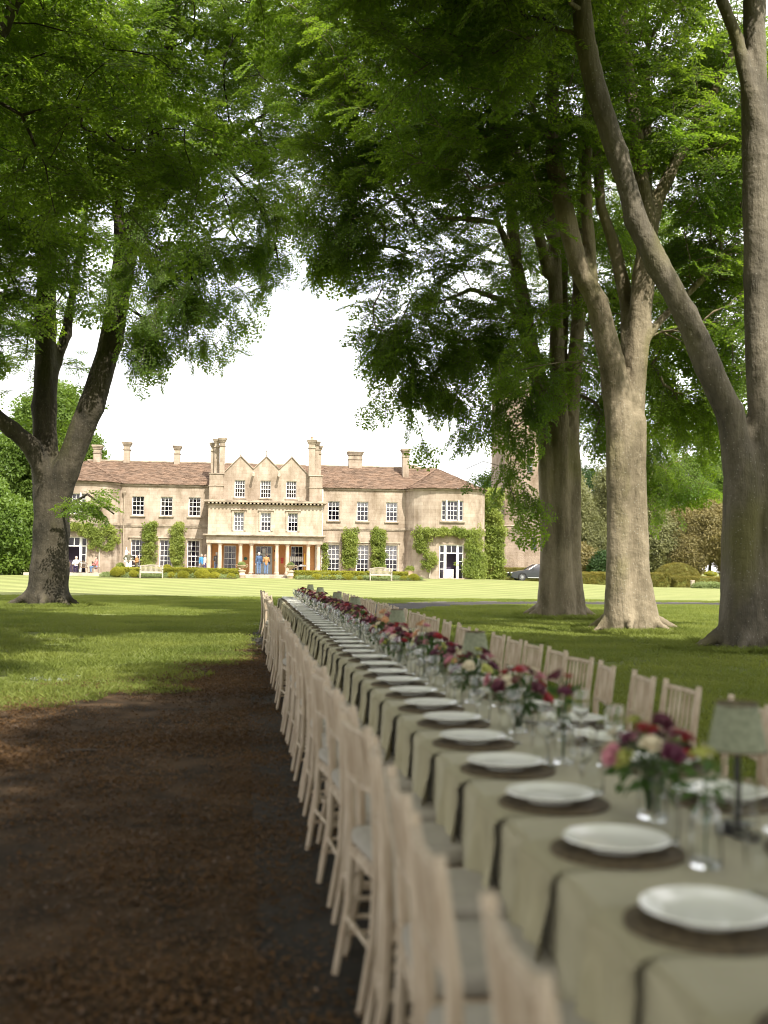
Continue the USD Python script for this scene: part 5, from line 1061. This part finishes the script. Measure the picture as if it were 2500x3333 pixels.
person('person in pink top and blue trousers sitting sideways in a wicker chair', -11.35, 87.8, FL - .02, -PI / 2 + .3, 1.7, 'pinkred', 'jeans', 'brownhair', 'sit', 'table')
person('white haired person in white sitting by the open garden door', -13.0, 88.9, FL - .02, 0, 1.7, 'white', 'purple', 'greyhair', 'sit', 'table')

# ---------------------------------------------------------------- parked car
car = thing('parked_car', 'dark blue black saloon car parked before the tower, half hidden by a trunk', 'car', (22.15, 93.9, float(ground_z(24, 94))))
side = [(0.02, .42), (.0, .62), (.10, .74), (.55, .84), (1.35, .94), (1.55, .96), (4.1, .99), (4.75, .96), (4.83, .80), (4.82, .40), (4.6, .26), (.2, .24)]
low = moved(trimesh.creation.extrude_polygon(sg.Polygon(side), 1.84, engine='earcut'), rx=PI / 2)
wells = [man(moved(trimesh.creation.cylinder(.37, 4.0, sections=28), x=x, y=-.9, z=.32, rx=PI / 2)) for x in (.92, 3.82)]
inner = [man(box(x - .40, x + .40, -1.62, -.22, .1, .75)) for x in (.92, 3.82)]
bm = man(low)
for w in wells: bm = bm - w
me = bm.to_mesh(); obj('body', trimesh.Trimesh(me.vert_properties[:, :3], me.tri_verts, process=False), M['black_paint'], car, smooth=30)
obj('underbody', box(.3, 4.6, -1.60, -.24, .22, .7), M['tyre'], car)
cabin = trimesh.convex.convex_hull(np.array([(1.5, y, .95) for y in (-1.76, -.08)] + [(2.25, y, 1.40) for y in (-1.55, -.29)] + [(3.35, y, 1.43) for y in (-1.55, -.29)] + [(4.35, y, .97) for y in (-1.74, -.10)]))
obj('cabin', cabin, M['car_glass'], car)
obj('roof', trimesh.convex.convex_hull(np.array([(2.2, y, 1.402) for y in (-1.56, -.28)] + [(2.4, y, 1.445) for y in (-1.5, -.34)] + [(3.2, y, 1.465) for y in (-1.5, -.34)] + [(3.42, y, 1.425) for y in (-1.56, -.28)])), M['black_paint'], car)
for y0, y1 in ((-1.775, -1.56), (-.065, -.28)):
    for a, b in (((1.5, .96), (2.25, 1.41)), ((2.85, .96), (2.88, 1.43)), ((4.35, .98), (3.38, 1.43))): obj('window_pillar', rod((a[0], y0, a[1]), (b[0], y1, b[1]), .035, 6), M['black_paint'], car)
for x in (.92, 3.82):
    for y in (-1.84 + .12, -.12):
        w = obj('wheel', moved(lathe([(.21, -.1), (.30, -.11), (.335, -.08), (.335, .08), (.30, .11), (.21, .1)], 28), x=x, y=y, z=.335, rx=PI / 2), M['tyre'], car, smooth=40)
        fy = y - .1 if y < -1 else y + .1
        obj('rim', cat_([moved(lathe([(0, -.02), (.07, -.02), (.07, .02), (0, .02)], 14), x=x, y=fy, z=.335, rx=PI / 2)] + [moved(rbox(.05, .21, -.015, .015, -.02, .02, .005), x=x, y=fy, z=.335, ry=a) for a in np.arange(10) * PI / 5]), M['alloy'], w)
for y in (-1.70, -.40): obj('headlight', rbox(.0, .30, y, y + .28, .63, .74, .03), M['lamp_glass'], car)
obj('grille', rbox(-.02, .05, -1.22, -.62, .44, .66, .02), M['tyre'], car); obj('bumper', rbox(-.05, .2, -1.8, -.04, .28, .42, .05), M['black_paint'], car)
for y in (-1.98, .02): obj('wing_mirror', rbox(1.78, 1.95, y, y + .13, .98, 1.1, .03), M['black_paint'], car)
for x in (2.75, 3.75):
    for y in (-1.855, -.001): obj('door_handle', rbox(x, x + .18, y, y + .016, .82, .85, .006), M['alloy'], car)
obj('sill_trim', rbox(1.4, 3.4, -1.85, -1.838, .26, .33, .004), M['alloy'], car)

# ---------------------------------------------------------------- the long table
TX0, TX1, TY0, TY1, TZt = .745, 1.665, .7, 25.35, .75
PITCHY = .565; PLATES = [1.605 + PITCHY * k for k in range(42)]
table = thing('banquet_table', 'very long trestle table under a sage green cloth', 'table', (0, 0, 0))
for k in range(13):
    y0 = TY0 + .05 + k * 1.89
    tp = obj('tabletop', rbox(TX0 + .03, TX1 - .03, y0, y0 + 1.88, .715, .738, .005), M['teak'], table)
    for yy in (y0 + .25, y0 + 1.63):
        for xx in (TX0 + .1, TX1 - .1): obj('leg', rod((xx, yy, .0), (xx, yy, .715), .016, 6), M['black_metal'], tp)
def cloth_mesh():
    r = np.random.default_rng(3); n = 700; y = np.linspace(TY0, TY1, n)
    prof = []
    fold = meshkit.fbm(np.c_[y * 1.7, np.zeros(n), np.zeros(n)], 3, 4) - .5; fold2 = np.sin(y * 11 + 4 * fold)
    for side, x0 in ((-1, TX0), (1, TX1)):
        rows = []
        for z, a in ((.04, 1.0), (.25, .7), (.5, .35), (.66, .12), (.725, .0)):
            rows.append(np.c_[x0 + side * (.006 + a * (.018 + .030 * fold2 + .06 * fold)), y, np.full(n, z)])
        rows.append(np.c_[np.full(n, x0 - side * .012), y, np.full(n, .7435)])
        rows.append(np.c_[np.full(n, x0 - side * .05), y, np.full(n, .746)])
        prof.append(rows)
    rows = prof[0] + [np.c_[np.full(n, x), y, .746 + .0015 * (meshkit.fbm(np.c_[y * 3, np.full(n, x * 7), np.zeros(n)], 2, 6) - .5)] for x in (.9, 1.05, 1.2, 1.35, 1.5)] + prof[1][::-1]
    v = np.vstack(rows); k = np.arange(n - 1)
    f = np.vstack([np.stack([i * n + k, i * n + k + 1, (i + 1) * n + k + 1, (i + 1) * n + k], -1) for i in range(len(rows) - 1)])
    ends = []
    for yy, s in ((TY0, -1), (TY1, 1)):
        x = np.linspace(TX0 + .002, TX1 - .002, 40)
        e = np.vstack([np.c_[x, np.full(40, yy + s * (.004 + a * (.02 + .02 * np.sin(x * 23)))), np.full(40, z)] for z, a in ((.744, 0), (.70, .1), (.4, .5), (.04, 1))]); kk = np.arange(39)
        ends.append(trimesh.Trimesh(e, np.vstack([q for i in range(3) for q in (np.stack([i * 40 + kk, i * 40 + kk + 1, (i + 1) * 40 + kk + 1], -1), np.stack([i * 40 + kk, (i + 1) * 40 + kk + 1, (i + 1) * 40 + kk], -1))]), process=False))
    m = trimesh.Trimesh(v, np.vstack([f[:, [0, 1, 2]], f[:, [0, 2, 3]]]), process=False)
    return cat_([m] + ends)
tag(obj('tablecloth', cloth_mesh(), M['cloth'], smooth=40), 'sage green cloth covering the whole long table down to the ground', 'tablecloth')
# chair: front towards +x, origin below the seat's middle
ch = klass('banquet_chair_parts')
LW = M['limewash']
for s in (-1, 1):
    y = s * .185
    obj('back_leg', tube([(-.24, y, 0), (-.195, y * 1.0, .25), (-.185, y, .46), (-.195, y, .70), (-.225, y, .92)], [.013, .017, .018, .017, .014], 8), LW, ch, smooth=40)
    obj('front_leg', tube([(.195, s * .19, 0), (.185, s * .185, .44)], [.013, .018], 8), LW, ch, smooth=40)
    obj('seat_rail', rod((-.18, y, .425), (.18, y, .425), .016), LW, ch)
    for z in (.14, .26): obj('side_stretcher', rod((-.21, y, z), (.19, y, z), .010), LW, ch)
    obj('side_brace', tube([(-.19, y, .33), (-.1, y, .40), (.1, y, .40), (.19, y, .33)], .007, 6), LW, ch)
obj('seat_rail', rod((.185, -.185, .425), (.185, .185, .425), .016), LW, ch); obj('seat_rail', rod((-.18, -.185, .425), (-.18, .185, .425), .016), LW, ch)
obj('seat_board', rbox(-.19, .20, -.195, .195, .43, .452, .01), LW, ch)
for z in (.17, .29): obj('stretcher', rod((.188, -.185, z), (.188, .185, z), .010), LW, ch)
obj('stretcher', rod((-.20, -.185, .2), (-.20, .185, .2), .010), LW, ch)
bx = lambda z: -.185 - .04 * max(0, (z - .55) / .37) ** 1.3
for z in (.888, .705): obj('back_rail', tube([(bx(z), -.185, z), (bx(z) - .012, 0, z), (bx(z), .185, z)], .0125, 8), LW, ch)
for k in range(6):
    y = -.130 + k * .052
    obj('spindle', tube([(bx(.705) - .009, y, .705), (bx(.80) - .011, y, .80), (bx(.888) - .009, y, .888)], [.006, .0085, .006], 6), LW, ch)
cm = m3.Manifold.hull(m3.Manifold.compose([m3.Manifold.sphere(.028, 16).translate((sx * .165, sy * .165, z)) for sx in (-1, 1) for sy in (-1, 1) for z in (.482, .494)] + [m3.Manifold.sphere(.02, 12).translate((sx * .05, sy * .05, .515)) for sx in (-1, 1) for sy in (-1, 1)]))
obj('seat_pad', cm, M['cushion'], ch, smooth=60)
for side, nm in ((-1, 'left'), (1, 'right')):
    for k, y in enumerate(PLATES):
        r = np.random.default_rng(500 + k + (side > 0) * 100)
        x = .605 if side < 0 else 1.815
        copy_of(ch, 'banquet_chair', f'limewashed chair on the {nm} of the long table, {ORD[k]} from the near end', 'chair', (x + r.normal(0, .018), y + .03 + r.normal(0, .03), .009), (0 if side < 0 else PI) + r.normal(0, .085), 'limewashed banquet chairs along the table')
# place settings
plate_c = klass('dinner_plate_parts')
obj('dish', lathe([(0, .006), (.075, .006), (.088, .010), (.128, .024), (.133, .027), (.131, .0305), (.10, .020), (.085, .013), (0, .012)], 40), M['china'], plate_c, smooth=40)
obj('foot_ring', lathe([(.06, 0), (.068, 0), (.072, .007), (.056, .007)], 28), M['china'], plate_c)
char_c = klass('charger_parts')
for k in range(9): obj('woven_ring', lathe([(max(0, .0185 * k), .0005), (.0185 * (k + 1) - .001, .0005), (.0185 * (k + 1) - .0006, .007), (.0185 * (k + .5), .0105), (max(0, .0185 * k + .0006), .007)], 40), M['wicker'], char_c, smooth=50)
def napkin_mesh(seed):
    """Lies under the charger and falls over the table's edge, its near and far corners lifting."""
    r = np.random.default_rng(seed); w = .15; ny = 17
    y = np.linspace(-w, w, ny); c = np.abs(y / w)
    rows = [np.c_[np.full(ny, .20), y, np.full(ny, .0016)], np.c_[np.full(ny, .07), y, np.full(ny, .0018)], np.c_[np.full(ny, .015), y, np.full(ny, .0006)], np.c_[-.012 - .004 * c, y, -.010 - .0 * y], np.c_[-.017 - .012 * c ** 2, y, np.full(ny, -.03)]]
    f1 = r.uniform(.5, 1.0)
    for t in np.linspace(.2, 1, 6):
        z = -.03 - .20 * t * (1 - .08 * (1 - c)); x = -.020 - .027 * t * c ** 2.2 * f1 - .012 * t * np.sin(y * 34 + seed) - .012 * t
        rows.append(np.c_[x, y * (1 - .10 * t) + .012 * t * math.sin(seed), z])
    n = ny; k = np.arange(n - 1); v = np.vstack(rows)
    f = np.vstack([np.stack([i * n + k, i * n + k + 1, (i + 1) * n + k + 1, (i + 1) * n + k], -1) for i in range(len(rows) - 1)])
    m = trimesh.Trimesh(v, np.vstack([f[:, [0, 1, 2]], f[:, [0, 2, 3]]]), process=False)
    b = m.copy(); b.vertices = np.array(b.vertices) + [.0016, 0, -.0012]; b.invert()
    return cat_([m, b])
nap_c = []
for k in range(5):
    c = klass('napkin_parts'); obj('linen', napkin_mesh(k), M['napkin'], c, smooth=60)
    nap_c.append(c)
tum_c = klass('tumbler_parts')
obj('bowl', lathe([(0, 0), (.030, 0), (.033, .004), (.037, .15), (.0355, .15), (.0325, .014), (.029, .011), (0, .011)], 26), M['glass'], tum_c, smooth=40)
wine_c = klass('wine_glass_parts')
obj('bowl', lathe([(.0, .10), (.018, .104), (.034, .125), (.039, .155), (.037, .185), (.033, .215), (.0318, .215), (.0355, .185), (.0375, .155), (.033, .128), (.017, .108), (0, .104)], 24), M['glass'], wine_c, smooth=50)
obj('stem', lathe([(0, .003), (.0045, .006), (.004, .06), (.006, .10), (0, .102)], 10), M['glass'], wine_c, smooth=50); obj('foot', lathe([(0, 0), (.034, 0), (.034, .0015), (.006, .006), (0, .006)], 24), M['glass'], wine_c, smooth=40)
for side, nm in ((-1, 'left'), (1, 'right')):
    for k, y in enumerate(PLATES):
        r = np.random.default_rng(900 + k + (side > 0) * 100); o = ORD[k]
        px = .93 if side < 0 else 1.48; ex = TX0 if side < 0 else TX1; gx_ = 1.105 if side < 0 else 1.315
        jx, jy = r.normal(0, .009), r.normal(0, .016)
        copy_of(nap_c[(k * 3 + (side > 0)) % 5], 'napkin', f'sage napkin hanging off the {nm} table edge, {o} place from the near end', 'napkin', (ex, y + jy, .7475), (0 if side < 0 else PI) + r.normal(0, .02), 'napkins under the place settings')
        copy_of(char_c, 'charger', f'dark woven charger on the {nm} side, {o} place from the near end', 'charger', (px + jx, y + jy, .7495), r.uniform(0, 6), 'woven chargers')
        copy_of(plate_c, 'dinner_plate', f'white plate on the {nm} side, {o} place from the near end', 'plate', (px + jx - .005 + r.normal(0, .006), y + jy + r.normal(0, .006), .7605), 0, 'white plates on woven chargers')
        copy_of(tum_c, 'tumbler', f'tall clear tumbler on the {nm} side by the {o} plate', 'glass', (gx_ + r.normal(0, .01), y - .15 * -side * -1 + r.normal(0, .02) if side < 0 else y + .13, .7475), 0, 'tumblers along the table')
        if k > 2: copy_of(wine_c, 'wine_glass', f'stemmed wine glass on the {nm} side by the {o} plate', 'glass', (gx_ - .03 * -side + r.normal(0, .015), y + .10 + r.normal(0, .02), .7475), 0, 'wine glasses along the table')
# table lamps
lamp_c = klass('table_lamp_parts')
obj('base', lathe([(0, 0), (.044, 0), (.046, .004), (.046, .026), (.042, .030), (.012, .031), (0, .031)], 28), M['black_metal'], lamp_c, smooth=35)
obj('stem', lathe([(0, .031), (.0085, .031), (.0085, .235), (.013, .24), (.013, .27), (0, .27)], 14), M['black_metal'], lamp_c, smooth=35)
def shade_mesh():
    n, m_ = 72, 26; V = []
    for i in range(m_):
        t = i / (m_ - 1); z = .222 + .125 * t; R = .078 - .025 * t
        a = np.arange(n) * 2 * PI / n; rr = R + .0016 * np.where((np.arange(n) + i) % 2 == 0, 1, -1)
        V.append(np.c_[rr * np.cos(a), rr * np.sin(a), np.full(n, z)])
    v = np.vstack(V); i, j = np.meshgrid(np.arange(m_ - 1), np.arange(n), indexing='ij')
    return v, np.stack([i * n + j, i * n + (j + 1) % n, (i + 1) * n + (j + 1) % n, (i + 1) * n + j], -1).reshape(-1, 4)
sh_ = obj('lamp_shade', shade_mesh(), M['shade_weave'], lamp_c)
obj('rim', cat_([tube([(math.cos(a) * R, math.sin(a) * R, z) for a in np.linspace(0, 2 * PI, 41)], .004, 6, cap=False) for R, z in ((.078, .222), (.053, .347))]), M['wicker'], lamp_c)
LAMPS = [2.92, 6.27, 9.57, 13.3, 15.94, 19.6, 22.6]
for k, y in enumerate(LAMPS):
    copy_of(lamp_c, 'table_lamp', f'cordless lamp with green woven shade, {ORD[k]} lamp from the near end', 'lamp', (1.30 if k else 1.33, y, .7475), k * .7, 'woven table lamps', 1.0)
# flowers
def bloom_mesh(seed):
    """A full double flower: spiralling cupped petals round a small heart."""
    r = np.random.default_rng(seed); P = [moved(trimesh.creation.icosphere(1, .35), z=.35)]
    for k in range(26):
        a = k * 2.39996; t = k / 25; L = .45 + .55 * t; w = .36 + .34 * t; tilt = .15 + 1.15 * t + r.normal(0, .08)
        u = np.linspace(-1, 1, 5); g = []
        for v_ in np.linspace(0, 1, 4):
            wd = w * math.sin(.35 + 2.2 * v_ * .9) if v_ > 0 else .05
            bend = tilt * (.55 + .45 * v_); rad = .05 + L * v_ * math.sin(bend); z = .1 + L * v_ * math.cos(bend) * .95
            g.append(np.c_[rad - .10 * wd * u ** 2 * 0 + .0 * u, u * wd * .6, z + .18 * u ** 2 * wd])
        g = np.vstack(g); c, s = math.cos(a), math.sin(a); g = np.c_[g[:, 0] * c - g[:, 1] * s, g[:, 0] * s + g[:, 1] * c, g[:, 2]]
        i, j = np.meshgrid(np.arange(3), np.arange(4), indexing='ij'); q = np.stack([i * 5 + j, i * 5 + j + 1, (i + 1) * 5 + j + 1, (i + 1) * 5 + j], -1).reshape(-1, 4)
        P.append(trimesh.Trimesh(g, np.vstack([q[:, [0, 1, 2]], q[:, [0, 2, 3]]]), process=False))
    return cat_(P)
BM = [bloom_mesh(k) for k in range(3)]
vase_m = lathe([(0, 0), (.040, 0), (.042, .004), (.040, .16), (.0385, .16), (.039, .012), (0, .010)], 26)
bottle_m = lathe([(0, 0), (.036, 0), (.038, .004), (.038, .10), (.034, .125), (.018, .145), (.017, .165), (.021, .172), (.019, .172), (.0155, .164), (.016, .146), (.032, .124), (.0355, .10), (.0355, .012), (0, .010)], 26)
def bouquet(seed, palette, n=22, spread=.14, height=.175, vase=vase_m, leaf_n=130):
    r = np.random.default_rng(seed); c = klass('bouquet_parts')
    obj('vase', vase, M['glass'], c, smooth=40)
    for k in range(n):
        a = 2.4 * k + r.uniform(-.4, .4); q = math.sqrt((k + .5) / n); x, y = math.cos(a) * spread * q, math.sin(a) * spread * q
        z = height + .075 * (1 - q * q) + r.normal(0, .026); s = r.uniform(.024, .040)
        m = BM[r.integers(3)].copy(); m.apply_scale(s); R = trimesh.transformations.euler_matrix(0, .9 * q + r.normal(0, .2), a); m.apply_transform(R); m.apply_translation((x, y, z))
        b = obj('bloom', m, M['bloom_' + palette[k % len(palette)]], c, smooth=True)
        obj('stem', tube([(x * .12, y * .12, .02), (x * .25, y * .25, .14), (x, y, z)], .0022, 4), M['stem_green'], b)
    k = leaf_n; d = r.normal(0, 1, (k, 3)); d /= np.linalg.norm(d, axis=1, keepdims=True); p = d * [spread * .85, spread * .85, .07] * r.uniform(.35, 1.05, k)[:, None] + [0, 0, height - .03]
    obj('foliage', leaves_mesh(p, d + r.normal(0, .5, (k, 3)), np.tile([0, 0, 1.0], (k, 1)) + r.normal(0, .5, (k, 3)), r.uniform(.03, .065, k), r.uniform(.016, .03, k)), M['bouquet_leaf'], c)
    return c
PAL = [('burgundy', 'cream', 'red', 'mauve', 'lime', 'burgundy', 'cream', 'plum', 'red', 'pink', 'cream'), ('red', 'burgundy', 'pink', 'pink', 'red', 'cream', 'burgundy'), ('burgundy', 'lime', 'plum', 'pink', 'burgundy', 'cream'), ('red', 'burgundy', 'pink', 'plum', 'mauve', 'burgundy', 'peach'), ('mauve', 'plum', 'burgundy', 'pink', 'red', 'burgundy', 'lime')]
BQ = [bouquet(70 + k, PAL[k]) for k in range(5)]
BUD = [bouquet(80 + k, p, 4, .05, .25, bottle_m, 22) for k, p in enumerate((('red', 'burgundy', 'plum'), ('peach', 'pink', 'cream')))] + [bouquet(86, ('lime',), 1, .04, .22, bottle_m, 34)]
words = ['burgundy, red and cream', 'red, burgundy and pink', 'burgundy, lime and pink', 'deep red and plum', 'mauve, plum and burgundy']
ys_b = [3.12, 4.80, 5.85, 6.75, 7.5] + list(np.arange(8.2, 23.9, .56))
for k, y in enumerate(ys_b):
    r = np.random.default_rng(1300 + k); x = [1.165, 1.19, 1.20][k] if k < 3 else 1.215 + r.normal(0, .035)
    copy_of(BQ[k % 5], 'bouquet', f'{words[k % 5]} flowers in a glass vase, {ORD[k]} bouquet along the table', 'flowers', (x, y, .7475), r.uniform(0, 6), 'bouquets down the middle of the table', 1.0 if k < 3 else r.uniform(.85, 1.05))
for k, (x, y, b, lab) in enumerate(((1.165, 4.02, 0, 'bud vase with dark red flowers between the first two bouquets'), (1.105, 2.60, 2, 'clear bottle bud vase with trailing greenery before the first lamp'), (1.14, 7.1, 1, 'bud vase with peach flowers near the second lamp'), (1.12, 9.0, 1, 'bud vase of pale flowers before the third lamp'), (1.12, 10.9, 0, 'bud vase of red flowers beyond the third lamp'))):
    copy_of(BUD[b], 'bud_vase', lab, 'vase', (x, y, .7475), k * 1.3, 'bud vases on the table', 1.0)
disc = thing('drain_cover', 'round grey inspection cover set in the grass left of the bare earth', 'cover', (-2.37, 14.65, .0)); obj('plate', lathe([(0, 0), (.30, 0), (.30, .014), (.27, .018), (0, .018)], 28), M['moss_plate'], disc); obj('rim', lathe([(.305, 0), (.36, 0), (.36, .02), (.305, .02)], 28), M['moss_plate'], disc)
stick = thing('fallen_stick', 'short brown stick lying on the bare earth', 'stick', (-1.22, 8.9, .012), .3); obj('wood', tube([(-.16, 0, 0), (-.05, .012, .012), (.08, 0, .008), (.17, .02, 0)], [.008, .012, .011, .006], 6), M['twig'], stick); obj('side_twig', tube([(.03, .005, .01), (.07, .05, .03)], [.006, .003], 5), M['twig'], stick)
#CONTINUE4
